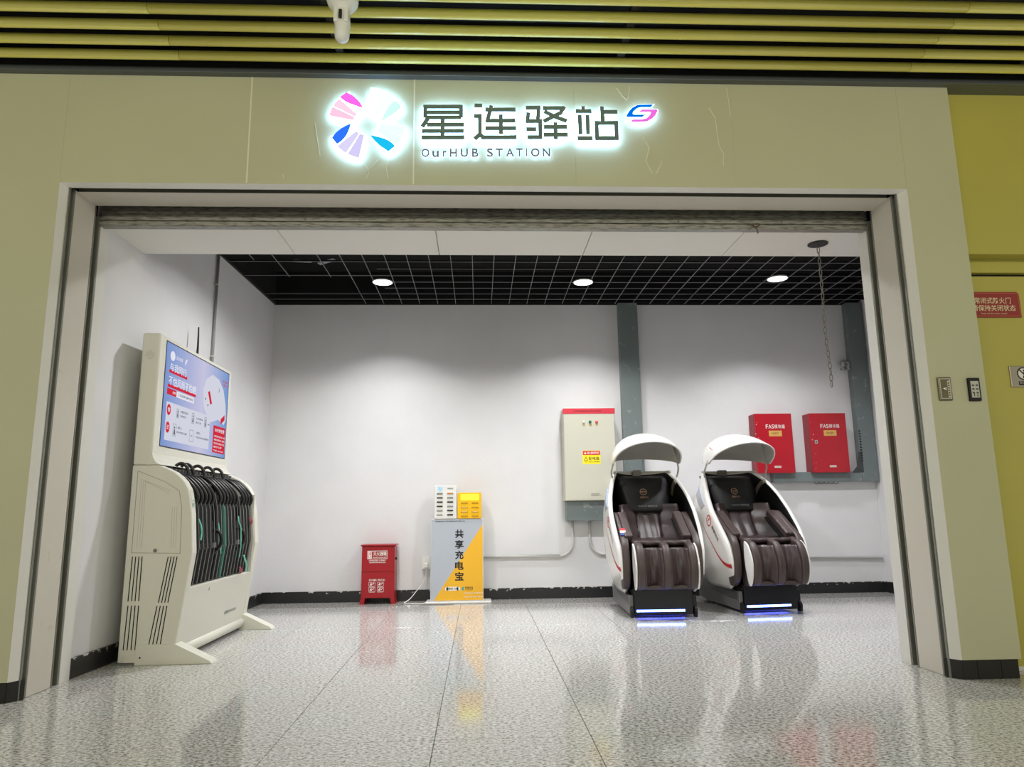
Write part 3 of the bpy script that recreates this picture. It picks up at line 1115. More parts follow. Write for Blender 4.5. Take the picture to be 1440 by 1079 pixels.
put('cover_screw', MB().lathe((3.86, 7.17, 2.308), [(0.006, 0), (0.005, -0.003)], 10, 'y'), M_chrome, e)

# two red module boxes
for i, (x0, x1, lx, no, lab) in enumerate(((2.798, 3.188, 2.840, 'FA037', 'red metal module box partly hidden behind a massage chair canopy'),
                                          (3.366, 3.752, 3.421, 'FA104', 'red metal module box mounted next to the upright corner trunking'))):
    e = thing('module_box', lab, 'wall box', ((x0+x1)/2, YB, 1.19), 'red module boxes')
    put('body', MB().box(x0, x1, 7.105, YB, 1.195, 1.790), M_darkred, e, bevel=0.003)
    put('door', MB().box(x0+0.002, x1-0.002, 7.09, 7.104, 1.190, 1.793), M_red2, e, bevel=0.003)
    F = FY(7.09)
    tx = x0+0.115
    mb = MB()
    for ch, a_, b_ in (('F', 0, 0.024), ('A', 0.027, 0.057), ('S', 0.060, 0.085), ('模', 0.089, 0.121), ('块', 0.126, 0.158), ('箱', 0.163, 0.195)):
        F.text(mb, ch, tx+a_, tx+b_, 1.640, 1.680, offset=0.0)
    put_pieces('lettering', mb, M_print_w, e)
    mb = MB()
    F.rect(mb, tx+0.028, tx+0.160, 1.560, 1.618)
    pl = put('number_label', mb, mat('kraft_label', (206, 160, 84), 0.5), e)
    mb = MB()
    F.text(mb, no, tx+0.058, tx+0.128, 1.580, 1.600, 0.0026)
    put('number_print', mb, mat('label_brown_print', (110, 84, 30), 0.6), pl)
    lk_ = put('lock', MB().box(lx-0.016, lx+0.016, 7.084, 7.090, 1.482, 1.518), M_chrome, e, bevel=0.002)
    put('keyhole', MB().box(lx-0.005, lx+0.005, 7.082, 7.085, 1.490, 1.510), M_black, lk_)
    mb = MB()
    F.rect(mb, tx+0.060, tx+0.130, 1.242, 1.262)
    put('maker_plate', mb, mat('plate_pale', (206, 190, 180), 0.4), e)
    mb = MB()
    for k in range(7):
        F.disc(mb, x0+0.008+random.random()**2*0.05, 1.22+random.random()*0.55, 0.0018+0.0025*random.random(), seg=6)
    put('paint_chip', mb, M_print_w, e)

# conduits
cb = mat('conduit_white', (206, 205, 202), 0.4)


def bend(c, r, a0, a1, y, n=10):
    return [(c[0]+r*math.cos(a0+(a1-a0)*i/n), y, c[1]+r*math.sin(a0+(a1-a0)*i/n)) for i in range(n+1)]


yc = YB-0.018
p1 = [(-0.15, yc, 0.408), (0.79, yc, 0.405)] + bend((0.79, 0.545), 0.14, -PI/2, 0, yc) + [(0.93, yc, 0.76)]
tag(put('conduit_pipe', MB().tube(p1, 0.013, 10), cb, smooth=True), 'white conduit running low from the charging stand up into the electrical cabinet', 'conduit')
p2 = [(1.10, yc, 0.76)] + [(1.10, yc, 0.56)] + bend((1.24, 0.555), 0.14, PI, 1.5*PI, yc)[1:] + [(XRW-0.02, yc, 0.335)]
tag(put('conduit_pipe', MB().tube(p2, 0.013, 10), cb, smooth=True), 'white conduit bending down from the cabinet and passing behind the chairs', 'conduit')
mb = MB().tube([(xleft(5.71)+0.016, 5.71, 1.0), (xleft(5.71)+0.016, 5.71, ZC+0.2)], 0.011, 10)
c = tag(put('conduit_pipe', mb, mat('conduit_grey', (150, 150, 146), 0.4), smooth=True), 'thin grey conduit running up the left wall behind the umbrella machine', 'conduit')
mb = MB()
for z in (2.1, 2.7):
    mb.box(xleft(5.71), xleft(5.71)+0.028, 5.695, 5.725, z, z+0.012)
put('clip', mb, cb, c)

# ------------------------------------------------------------------ red fire extinguisher box
e = thing('extinguisher_box', 'red metal fire extinguisher box standing on the floor against the back wall', 'fire box', (-0.96, 7.1, 0))
X0, X1, Y0 = -1.118, -0.806, 7.03
put('body', MB().box(X0, X1, Y0+0.002, 7.215, 0.055, 0.535), M_red, e, bevel=0.003)
put('upper_door', MB().box(X0+0.002, X1-0.002, Y0-0.006, Y0+0.003, 0.298, 0.533), M_red, e, bevel=0.002)
put('lower_door', MB().box(X0+0.002, X1-0.002, Y0-0.006, Y0+0.003, 0.058, 0.293), M_red, e, bevel=0.002)
lid = MB().prism([(X0-0.010, Y0-0.018, 0.536), (X1+0.014, Y0-0.018, 0.536), (X1+0.014, 7.218, 0.536), (X0-0.010, 7.218, 0.536)], (0, 0, 0.014))
put('lid', lid, M_red, e, bevel=0.004)
for (a, b) in ((X0-0.012, X0+0.040), (X1-0.040, X1+0.012)):
    put('leg', MB().prism([(a if a < X0 else a+0.012, Y0-0.006, 0), (b if b > X1 else b-0.012, Y0-0.006, 0), (min(b, X1), Y0-0.006, 0.058), (max(a, X0), Y0-0.006, 0.058)], (0, 0.18, 0)), M_red, e)
put('side_latch', MB().lathe((X1, 7.08, 0.415), [(0.012, 0), (0.012, 0.012), (0.008, 0.018)], 12, 'x'), M_black, e)
F = FY(Y0-0.006)
a = MB()
F.frame(a, -1.064, -0.876, 0.415, 0.492, 0.004)
F.rect(a, -1.056, -1.022, 0.421, 0.486)
F.text(a, '灭火器箱', -1.010, -0.884, 0.446, 0.484)
F.text(a, 'FIRE EXTINGUISHER BOX', -1.010, -0.884, 0.424, 0.436)
F.text(a, '火警电话请拨119火警电话', -1.050, -0.892, 0.396, 0.408)
F.text(a, '请勿挪用消防器材设备', -1.046, -0.890, 0.378, 0.390)
F.text(a, '灭火器使用方法：', -1.046, -0.890, 0.212, 0.232)
for r_ in range(2):
    for c_ in range(2):
        p, q = -1.046+c_*0.080, 0.166-r_*0.048
        F.frame(a, p, p+0.062, q, q+0.036, 0.002)
        F.stroke(a, [(p+0.012, q+0.008), (p+0.022, q+0.026), (p+0.040, q+0.018), (p+0.052, q+0.028)], 0.006)
        F.disc(a, p+0.024, q+0.012, 0.006, seg=10)
        F.rect(a, p+0.004, p+0.058, q-0.008, q-0.005)
put('lettering', a, M_print_w, e)
a = MB()
F.text(a, '火警', -1.053, -1.025, 0.448, 0.484, 0.0018)
F.text(a, '119', -1.053, -1.025, 0.424, 0.444, 0.0018)
put('red_lettering', a, M_print_r, e)

# ------------------------------------------------------------------ charging stand with two power-bank cabinets
e = stand = thing('charging_stand', 'grey and yellow upright board with large black Chinese characters on a white foot', 'stand', (-0.21, 7.06, 0))
put('base_plate', MB().box(-0.508, 0.112, 6.955, 7.19, 0, 0.016), M_white, e, bevel=0.006)
put('board', MB().box(-0.464, 0.037, 7.0, 7.13, 0.017, 0.782), M_white, e, bevel=0.003)
F = FY(7.0)
a = MB()
F.rect(a, -0.460, 0.033, 0.022, 0.778, 0.0002, 0.0006)
gp = put('grey_print_panel', a, mat('silver_grey_print', (178, 184, 194), 0.45), e)
a = MB()
F.poly(a, [(-0.430, 0.026), (0.032, 0.026), (0.032, 0.727)], 0.0008, 0.0005)
yp = put('yellow_print_panel', a, mat('amber_print', (238, 180, 40), 0.5), e)
a = MB()
for i, ch in enumerate('共享充电宝'):
    F.text(a, ch, -0.232, -0.150, 0.600-i*0.0985, 0.680-i*0.0985, 0.0016, offset=0.028)
F.text(a, '租借前请先了解收费标准并正确使用', -0.420, -0.140, 0.752, 0.764, 0.0012)
put('lettering', a, M_print_k, e)
a = MB()
F.rect(a, -0.310, -0.200, 0.115, 0.150, 0.0014)
F.disc(a, -0.310, 0.1325, 0.0175, 0.0014)
F.disc(a, -0.200, 0.1325, 0.0175, 0.0014)
F.text(a, '支持随借随还  全城通用网点', -0.148, 0.030, 0.085, 0.096, 0.0018)
F.text(a, '如遇设备故障  请联系客服处理', -0.148, 0.030, 0.050, 0.061, 0.0018)
wp = put('white_print', a, M_print_w, e)
a = MB()
F.text(a, '美团 共享', -0.292, -0.204, 0.122, 0.143, 0.0026)
F.rect(a, -0.314, -0.298, 0.124, 0.141, 0.0025)
F.text(a, '街电充电', -0.138, -0.062, 0.126, 0.150, 0.0018)
F.text(a, 'POWER BANK', -0.138, -0.062, 0.116, 0.123, 0.0018)
put('badge_print', a, M_print_k, wp)
a = MB()
F.rect(a, -0.168, -0.148, 0.116, 0.146, 0.0014)
put('teal_badge', a, mat('teal_print', (70, 160, 150), 0.5), wp)

e = thing('power_bank_cabinet', 'white power bank cabinet with twelve slots standing on the stand beside the yellow one', 'charging cabinet', (-0.32, 7.05, 0.783))
put('body', MB().box(-0.430, -0.216, 6.99, 7.12, 0.783, 1.100), M_white, e, bevel=0.006)
F = FY(6.99)
a = MB()
F.rect(a, -0.400, -0.352, 1.046, 1.090)
put('logo_screen', a, glow('logo_screen', (214, 238, 250), 0.95), e)
a = MB()
F.ring(a, -0.376, 1.066, 0.010, 0.014, 0.0013, seg=16)
F.text(a, 'a', -0.380, -0.372, 1.060, 1.074, 0.0018)
put('logo_print', a, mat('logo_blue', (90, 170, 220), 0.5, emit=(90, 170, 220), estr=0.5), e)
a = MB()
F.text(a, '街电充电', -0.305, -0.250, 1.062, 1.078)
put('lettering', a, M_print_k, e)
cols = [[(120, 120, 116), (34, 32, 30), (34, 32, 30), (34, 32, 30), (140, 140, 134), (150, 150, 148)], [(196, 120, 60), (120, 122, 124), (8, 8, 10), (140, 142, 144), (8, 8, 10), (8, 8, 10)]]
for c_ in range(2):
    for r_ in range(6):
        x = -0.408+c_*0.100
        z = 1.023-r_*0.0405
        s_ = put('slot', MB().box(x, x+0.058, 6.984, 6.99, z-0.007, z+0.007), mat('slot_%d_%d_%d' % cols[c_][r_], cols[c_][r_], 0.35), e, bevel=0.004)
        a = MB()
        F.disc(a, x+0.075, z, 0.003, seg=8)
        put('status_dot', a, M_print_w, s_)
e = thing('power_bank_cabinet', 'yellow power bank cabinet with a lit display standing on the stand beside the white one', 'charging cabinet', (-0.09, 7.05, 0.783))
M_yel = mat('glossy_yellow', (244, 190, 4), 0.3)
put('body', MB().box(-0.208, 0.022, 6.99, 7.12, 0.783, 1.030), M_yel, e, bevel=0.006)
a = MB()
F.rect(a, -0.176, -0.004, 0.958, 1.014)
dsp = put('display', a, glow('lcd_yellow', (252, 250, 60), 2.2), e)
a = MB()
F.text(a, '一扫 充电 取宝', -0.166, -0.014, 0.988, 1.006, 0.0016)
F.text(a, '微信 支付 即可', -0.166, -0.014, 0.966, 0.982, 0.0016)
put('display_text', a, mat('lcd_print', (176, 170, 20), 0.6, emit=(190, 184, 30), estr=0.7), dsp)
for c_ in range(2):
    for r_ in range(4):
        x = -0.174+c_*0.102
        z = 0.930-r_*0.0415
        s_ = put('slot', MB().box(x, x+0.066, 6.985, 6.99, z-0.0075, z+0.0075), mat('slot_amber', (196, 140, 10), 0.35), e, bevel=0.004)
        if (c_, r_) in ((0, 1), (0, 2), (1, 2)):
            put('bank_end', MB().box(x+0.007, x+0.059, 6.9825, 6.9855, z-0.004, z+0.004), mat('bank_pale', (230, 200, 120), 0.4), s_, bevel=0.002)

e = thing('wall_socket', 'white surface-mounted socket box on the back wall beside the charging stand', 'socket', (-0.52, YB, 0.36))
put('socket_box', MB().box(-0.562, -0.478, 7.19, YB, 0.300, 0.418), M_white, e, bevel=0.005)
put('plug', MB().box(-0.535, -0.500, 7.165, 7.192, 0.315, 0.36), M_white, e, bevel=0.005)
cord = [(-0.517, 7.18, 0.315), (-0.519, 7.175, 0.25), (-0.545, 7.16, 0.18), (-0.60, 7.12, 0.11), (-0.66, 7.06, 0.04), (-0.71, 7.03, 0.008), (-0.68, 6.99, 0.006), (-0.60, 6.98, 0.006), (-0.53, 6.97, 0.006), (-0.49, 7.0, 0.02)]


def smooth_path(p, n=5):
    out = []
    P = [Vector(q) for q in p]
    for i in range(len(P)-1):
        a, b, c, d = P[max(i-1, 0)], P[i], P[i+1], P[min(i+2, len(P)-1)]
        for k in range(n):
            t = k/n
            out.append(0.5*((2*b)+(c-a)*t+(2*a-5*b+4*c-d)*t*t+(3*b-a-3*c+d)*t**3))
    out.append(P[-1])
    return out


put('power_cord', MB().tube(smooth_path(cord), 0.004, 6), M_white, stand, smooth=True)
cord2 = [(-0.55, 6.90, 0.004), (-0.42, 6.885, 0.004), (-0.30, 6.88, 0.004), (-0.24, 6.90, 0.004)]
tag(put('loose_wire', MB().tube(smooth_path(cord2), 0.003, 6), mat('wire_grey', (120, 116, 110), 0.5), smooth=True), 'thin loose wire lying on the floor in front of the charging stand', 'wire')

# ------------------------------------------------------------------ umbrella rental machine
KY0, KY1 = 4.45, 5.75
e = thing('umbrella_machine', 'ivory umbrella rental machine with a lit advertising screen along the left wall', 'rental machine', (-1.95, 5.1, 0))
profile = [(-2.10, 0.012), (-1.783, 0.012), (-1.776, 0.094), (-1.712, 0.631), (-1.730, 0.860), (-1.746, 0.958), (-1.758, 1.010), (-1.786, 1.057), (-1.815, 1.087), (-1.849, 1.113), (-1.90, 1.138), (-1.950, 1.157), (-2.10, 1.157)]
for y0, y1 in ((KY0, KY0+0.075), (KY1-0.075, KY1)):
    put('side_panel', MB().prism([(x, y0, z) for x, z in profile], (0, y1-y0, 0)), M_kiosk, e, bevel=0.008, bseg=3)
put('rear_panel', MB().box(-2.10, -2.07, KY0+0.076, KY1-0.076, 0.012, 1.157), M_kiosk, e)
put('cavity_back', MB().box(-2.069, -1.93, KY0+0.076, KY1-0.076, 0.38, 1.06), M_dark, e)
lp = [(-1.785, 0.085), (-1.740, 0.425), (-1.90, 0.425), (-1.90, 0.085)]
lfp = put('lower_panel', MB().prism([(x, KY0+0.076, z) for x, z in lp], (0, KY1-KY0-0.152, 0)), M_kiosk, e, bevel=0.004)
sl = (0.45/3.4)
Flow = Face((-1.785, 0, 0.085), (0, 1, 0), (0.045, 0, 0.34))
a = MB()
Flow.text(a, '租借热线 400-000-000', 5.24, 5.48, 0.085, 0.110)
put('lettering', a, mat('grey_green_print', (120, 132, 124), 0.6), lfp)
put('lock', MB().lathe(tuple(Flow.p(4.85, 0.300)), [(0.010, 0), (0.009, 0.004)], 14, tuple(Flow.n)), M_chrome, lfp)
put('bumper', MB().tube([(-1.795, KY0+0.07, 0.055), (-1.795, KY1-0.07, 0.055)], 0.033, 16), M_kiosk, e, smooth=True)
put('head', MB().box(-2.10, -1.99, KY0, KY1, 1.158, 1.985), M_kiosk, e, bevel=0.012, bseg=3)
# curved neck between head and rack
nk = [(-1.992, 1.24), (-1.985, 1.205), (-1.965, 1.175), (-1.94, 1.159), (-2.02, 1.159), (-2.02, 1.24)]
put('neck', MB().prism([(x, KY0+0.002, z) for x, z in nk], (0, KY1-KY0-0.004, 0)), M_kiosk, e)
put('rack_rail', MB().box(-1.945, -1.915, KY0+0.09, KY1-0.12, 1.085, 1.125), mat('rail_grey', (96, 98, 98), 0.45), e, bevel=0.004)
a = MB()
for k in range(20):
    y = KY0+0.10+k*0.056
    a.box(-1.93, -1.905, y, y+0.012, 1.125, 1.142)
put('rail_teeth', a, mat('rail_grey', (96, 98, 98), 0.45), e)
put('middle_bar', MB().box(-1.80, -1.745, KY0+0.076, KY1-0.076, 0.640, 0.672), mat('rail_grey', (96, 98, 98), 0.45), e)
NU = 17
PITCH = (KY1-KY0-0.17)/NU
for k in range(NU+1):
    y = KY0+0.085+k*PITCH
    put('divider', MB().tube([(-1.770, y, 1.0), (-1.748, y, 0.88), (-1.729, y, 0.655), (-1.757, y, 0.43)], 0.0013, 6), mat('divider_pale', (176, 176, 172), 0.4), e)
put('divider', MB().box(-1.80, -1.734, KY1-0.082, KY1-0.076, 0.43, 1.0), M_kiosk, e)
# front stickers and reflectors on the cheeks
for y in (KY0+0.010, KY1-0.065):
    put('reflector', MB().obox((-1.7405, y, 0.865), (0, 0.055, 0), (0.0125, 0, -0.105), (0.002, 0, 0.0003)), M_kioskdim, e)
Fs = Face((-1.7475, KY0, 0.958), (0, 1, 0), (-0.0095, 0, 0.05))
a = MB()
Fs.frame(a, 0.014, 0.062, -0.060, -0.020, 0.002, 0.004)
Fs.frame(a, 0.014, 0.062, -0.018, 0.040, 0.002, 0.004)
Fs.rect(a, 0.030, 0.054, -0.050, -0.034, 0.004)
put('sticker', a, mat('sticker_green', (150, 176, 160), 0.6), e)
# side face: hatch, vents, lower plate, speaker
Fk = FY(KY0)
a = MB()
hp = [(-2.065, 0.637), (-1.783, 0.630), (-1.790, 0.90), (-1.812, 1.000), (-1.90, 1.055), (-2.065, 1.122)]
Fk.stroke(a, hp, 0.0026, 0.0002, 0.0008, closed=True)
ht = put('hatch', a, mat('panel_line', (150, 146, 132), 0.6), e)
for dx in (0.028, 0.042, 0.056):
    a = MB()
    Fk.stroke(a, [(-2.065+dx, 0.665), (-2.065+dx*0.9, 1.085-dx*0.5), (-1.85-dx*0.4, 1.02-dx*0.6)], 0.0014, 0.0002, 0.0006)
    put('relief_line', a, mat('panel_line_pale', (186, 180, 166), 0.6), ht)
    a = MB()
    Fk.stroke(a, [(-1.783-dx, 0.665), (-1.79-dx, 0.90)], 0.0014, 0.0002, 0.0006)
    put('relief_line', a, mat('panel_line_pale', (186, 180, 166), 0.6), ht)
put('hatch_lock', MB().lathe((-1.929, KY0, 0.648), [(0.011, 0), (0.011, -0.003), (0.008, -0.005)], 16, 'y'), M_basegrey, ht)
for (x0, x1, xb0, xb1, zt_, zb_) in ((-2.058, -2.002, -2.064, -2.003, 0.615, 0.359), (-1.850, -1.798, -1.888, -1.834, 0.612, 0.348),
                                     (-2.062, -2.001, -2.070, -2.003, 0.335, 0.085), (-1.895, -1.838, -1.930, -1.864, 0.330, 0.085)):
    for k in range(4):
        t = k/3
        a = MB()
        Fk.stroke(a, [(x0+(x1-x0)*t, zt_), (xb0+(xb1-xb0)*t, zb_)], 0.0055, 0.0002, 0.0008)
        put('vent_slot', a, M_void, e)
sp_ = put('service_plate', MB().box(-2.068, -1.874, KY0-0.004, KY0, 0.014, 0.058), M_kiosk, e, bevel=0.002)
put('screw', MB().lathe((-1.97, KY0-0.004, 0.042), [(0.006, 0), (0.005, -0.002)], 10, 'y'), M_black, sp_)
a = MB()
for i in range(-3, 4):
    for j in range(-3, 4):
        if i*i+j*j <= 10:
            Fk.disc(a, -2.047+i*0.0085, 1.843+j*0.0085, 0.0018, 0.0002, 0.0006, seg=6)
put('speaker_holes', a, M_basegrey, e)
# feet
for y in (KY0-0.005, KY1-0.085):
    put('foot', MB().prism([(-2.0, y, 0.0), (-1.555, y, 0.0), (-1.575, y, 0.020), (-1.775, y, 0.115), (-2.0, y, 0.115)], (0, 0.095, 0)), M_kiosk, e, bevel=0.003)
put('base_skid', MB().box(-2.12, -1.80, KY0+0.0, KY1, 0, 0.011), M_basegrey, e)
put('antenna', MB().tube([(-2.085, 5.28, 1.98), (-2.085, 5.28, 2.08), (-2.087, 5.278, 2.235)], [0.010, 0.008, 0.005], 8), M_black, e)
# screen
SY0, SY1, SZ0, SZ1 = 4.545, 5.690, 1.286, 1.952
Fd = FX(-1.99, SY0, SZ0)
W, HH = SY1-SY0, SZ1-SZ0
scr = put('screen', Fd.rect(MB(), 0, W, 0, HH, 0.0004, 0.0012), screen_gradient('screen_picture', SY0, SY1, SZ0, SZ1), e)
a = MB()
Fd.frame(a, -0.006, W+0.006, -0.006, HH+0.006, 0.006, 0.0002, 0.0022)
put('screen_bezel', a, M_black, e)


def sc(mb, u0, u1, v0, v1, h=0.0018):
    return Fd.rect(mb, u0*W, u1*W, v0*HH, v1*HH, h, 0.0004)


def stx(mb, t, u0, u1, v0, v1, h=0.0030):
    return Fd.text(mb, t, u0*W, u1*W, v0*HH, v1*HH, h)


lit_w = glow('screen_white', (238, 238, 248), 0.9)
lit_p = glow('screen_pale', (224, 226, 240), 0.85)
lit_r = glow('screen_red', (214, 48, 66), 0.9)
lit_k = glow('screen_ink', (84, 88, 100), 0.7)
a = MB()
sc(a, 0.045, 0.70, 0.06, 0.43)
Fd.poly(a, [(u*W, v*HH) for u, v in ((0.58, 0.50), (0.56, 0.70), (0.60, 0.82), (0.70, 0.90), (0.82, 0.88), (0.91, 0.78), (0.965, 0.62), (0.985, 0.45), (0.95, 0.38), (0.84, 0.42), (0.70, 0.36))], 0.0017, 0.0004)
put('screen_pale_print', a, lit_p, scr)
a = MB()
Fd.disc(a, 0.085*W, 0.885*HH, 0.036, 0.0018, 0.0004, ry=0.032)
stx(a, '云伞共享', 0.13, 0.22, 0.865, 0.905)
Fd.poly(a, [(u*W, v*HH) for u, v in ((0.255, 0.85), (0.275, 0.875), (0.29, 0.925), (0.27, 0.915), (0.258, 0.88))], 0.0018, 0.0004)
stx(a, '与我同行', 0.055, 0.285, 0.735, 0.815, 0.0034)
stx(a, '不怕风雨不怕晒', 0.050, 0.440, 0.595, 0.685, 0.0034)
sc(a, 0.165, 0.420, 0.500, 0.560)
put_pieces('screen_white_print', a, lit_w, scr)
a = MB()
sc(a, 0.05, 0.30, 0.715, 0.745)
sc(a, 0.045, 0.445, 0.572, 0.602)
sc(a, 0.040, 0.165, 0.500, 0.560)
Fd.disc(a, 0.078*W, 0.355*HH, 0.030, 0.0026, 0.0004, ry=0.036)
Fd.disc(a, 0.078*W, 0.185*HH, 0.030, 0.0026, 0.0004, ry=0.036)
Fd.poly(a, [(u*W, v*HH) for u, v in ((0.635, 0.685), (0.665, 0.705), (0.715, 0.575), (0.685, 0.555))], 0.0026, 0.0004)
Fd.poly(a, [(u*W, v*HH) for u, v in ((0.885, 0.435), (0.955, 0.500), (0.960, 0.440), (0.890, 0.375))], 0.0026, 0.0004)
sc(a, 0.765, 0.985, 0.040, 0.345, 0.0024)
stx(a, '免押金', 0.885, 0.975, 0.865, 0.900)
stx(a, '先享后付', 0.885, 0.975, 0.825, 0.857)
put_pieces('screen_red_print', a, lit_r, scr)
a = MB()
stx(a, '借', 0.062, 0.094, 0.335, 0.378, 0.0036)
stx(a, '还', 0.062, 0.094, 0.165, 0.208, 0.0036)
stx(a, '免费', 0.108, 0.152, 0.518, 0.545, 0.0034)
stx(a, '30分钟免费', 0.790, 0.965, 0.275, 0.320, 0.0034)
for k, t in enumerate(('扫码即可取伞使用', '晴雨两用轻便耐用', '就近网点随时归还', '超时按次计费')):
    stx(a, t, 0.785, 0.785+0.024*len(t), 0.215-k*0.040, 0.238-k*0.040, 0.0034)
stx(a, '客服 400-000', 0.785, 0.960, 0.055, 0.075, 0.0034)
put_pieces('screen_white_text', a, lit_w, scr)
a = MB()
stx(a, '使用说明 操作指引', 0.185, 0.405, 0.515, 0.545, 0.0030)
stx(a, '1.微信扫码', 0.235, 0.345, 0.360, 0.385)
stx(a, '选择借伞', 0.235, 0.320, 0.318, 0.340)
stx(a, '2.支付押金', 0.470, 0.575, 0.345, 0.370)
stx(a, '确认订单', 0.470, 0.555, 0.303, 0.325)
stx(a, '取出雨伞', 0.660, 0.695, 0.320, 0.340)
stx(a, '1.插入', 0.200, 0.270, 0.195, 0.220)
stx(a, '将伞放回卡槽', 0.200, 0.340, 0.150, 0.172)
stx(a, '2.确认', 0.480, 0.550, 0.195, 0.220)
stx(a, '归还成功自动结算费用', 0.480, 0.690, 0.150, 0.172)
for u, v, du, dv in ((0.185, 0.30, 0.030, 0.09), (0.405, 0.29, 0.035, 0.11), (0.605, 0.29, 0.035, 0.11), (0.150, 0.115, 0.040, 0.12)):
    Fd.frame(a, u*W, (u+du)*W, v*HH, (v+dv)*HH, 0.0022, 0.0026, 0.0004)
    Fd.disc(a, (u+du*0.5)*W, (v+dv*0.70)*HH, 0.007, 0.0026, 0.0004, seg=12)
    Fd.poly(a, [((u+du*0.25)*W, (v+dv*0.12)*HH), ((u+du*0.75)*W, (v+dv*0.12)*HH), ((u+du*0.62)*W, (v+dv*0.55)*HH), ((u+du*0.38)*W, (v+dv*0.55)*HH)], 0.0026, 0.0004)
Fd.frame(a, 0.385*W, 0.445*W, 0.10*HH, 0.22*HH, 0.002, 0.0026, 0.0004)
stx(a, '云伞', 0.398, 0.430, 0.150, 0.170)
Fd.stroke(a, [(0.825*W, 0.78*HH), (0.832*W, 0.745*HH), (0.822*W, 0.735*HH)], 0.006, 0.0026, 0.0004)
Fd.disc(a, 0.60*W, 0.60*HH, 0.008, 0.0026, 0.0004)
Fd.disc(a, 0.645*W, 0.54*HH, 0.008, 0.0026, 0.0004)
put('screen_dark_text', a, lit_k, scr)

# umbrellas hung in the rack
M_umb = mat('black_umbrella_cloth', (9, 9, 10), 0.8)
M_umbg = mat('green_umbrella_cloth', (12, 92, 72), 0.6)
M_hand = mat('black_rubber_handle', (14, 14, 15), 0.35)
M_rib = mat('green_ribbon', (90, 176, 150), 0.6)
M_ribr = mat('dark_red_ribbon', (150, 24, 48), 0.6)


def umbrella(label, y, cloth, handle, path, group, ribbon=None, hr=0.0105):
    t = thing('umbrella', label, 'umbrella', (path[0][0], y, path[-1][1]), group)
    a = MB()
    w_ = PITCH*0.46
    n0 = len(path)
    for i in range(n0-1):
        (xa, za, ra), (xb, zb, rb) = path[i], path[i+1]
        a.prism([(xa, y-w_*ra, za), (xa, y+w_*ra, za), (xa-0.07, y+w_*ra, za), (xa-0.07, y-w_*ra, za)], (0, 0, 0)) if False else None
        n = len(a.v)
        for (x_, z_, r_) in ((xa, za, ra), (xb, zb, rb)):
            a.v += [(x_-0.006, y-w_*r_, z_), (x_, y-w_*r_*0.5, z_), (x_, y+w_*r_*0.5, z_), (x_-0.006, y+w_*r_, z_), (x_-0.055, y+w_*r_, z_), (x_-0.055, y-w_*r_, z_)]
        for j in range(6):
            a.f.append((n+j, n+(j+1) % 6, n+6+(j+1) % 6, n+6+j))
        if i == 0:
            a.f.append(tuple(n+j for j in range(5, -1, -1)))
        if i == n0-2:
            a.f.append(tuple(n+6+j for j in range(6)))
    put('canopy', a, cloth, t)
    put('handle', MB().tube(smooth_path([(p, y, q) for p, q in handle], 4), hr, 10), M_hand, t, smooth=True)
    if ribbon:
        m_, pts, wid = ribbon
        a = MB()
        for i in range(len(pts)-1):
            p, q = pts[i], pts[i+1]
            a.obox((p[0], y+p[1], p[2]), (0, wid*1.5, 0), (q[0]-p[0], q[1]-p[1], q[2]-p[2]), (0.0015, 0, 0.0005))
        put('tie_ribbon', a, m_, t)
    return t


def ord_(k):
    return ['first', 'second', 'third', 'fourth', 'fifth', 'sixth', 'seventh', 'eighth', 'ninth', 'tenth', 'eleventh', 'twelfth', 'thirteenth', 'fourteenth', 'fifteenth', 'sixteenth', 'seventeenth'][k]


body_path = [(-1.785, 0.985, 0.7), (-1.757, 0.90, 1.0), (-1.738, 0.66, 1.0), (-1.765, 0.432, 0.85)]
front_handle = [(-1.935, 1.10), (-1.89, 1.108), (-1.84, 1.088), (-1.79, 1.045), (-1.755, 1.00), (-1.744, 0.962), (-1.757, 0.925), (-1.795, 0.885)]
low_handle = [(-1.785, 0.735), (-1.755, 0.752), (-1.722, 0.742), (-1.700, 0.705), (-1.704, 0.660), (-1.728, 0.625), (-1.765, 0.595)]
ribs = {0: (M_rib, [(-1.735, 0, 0.83), (-1.725, 0.02, 0.79), (-1.715, 0.004, 0.765), (-1.722, 0.028, 0.74), (-1.71, -0.01, 0.70)], 0.014),
        5: (M_rib, [(-1.73, 0.0, 0.80), (-1.722, 0.01, 0.74), (-1.712, -0.012, 0.70), (-1.705, 0.008, 0.60)], 0.011),
        11: (M_rib, [(-1.732, 0.0, 0.84), (-1.72, -0.02, 0.80), (-1.712, 0.008, 0.76), (-1.705, 0.004, 0.62), (-1.712, 0.0, 0.55)], 0.012),
        15: (M_ribr, [(-1.735, 0, 0.83), (-1.722, 0.012, 0.80), (-1.728, -0.006, 0.775)], 0.026),
        13: (M_rib, [(-1.725, 0, 0.56), (-1.712, 0.03, 0.50), (-1.715, 0.045, 0.44)], 0.020),
        12: (M_ribr, [(-1.725, -0.01, 0.48), (-1.72, 0.008, 0.45), (-1.73, 0.0, 0.43)], 0.028)}
LOW = (5, 12)
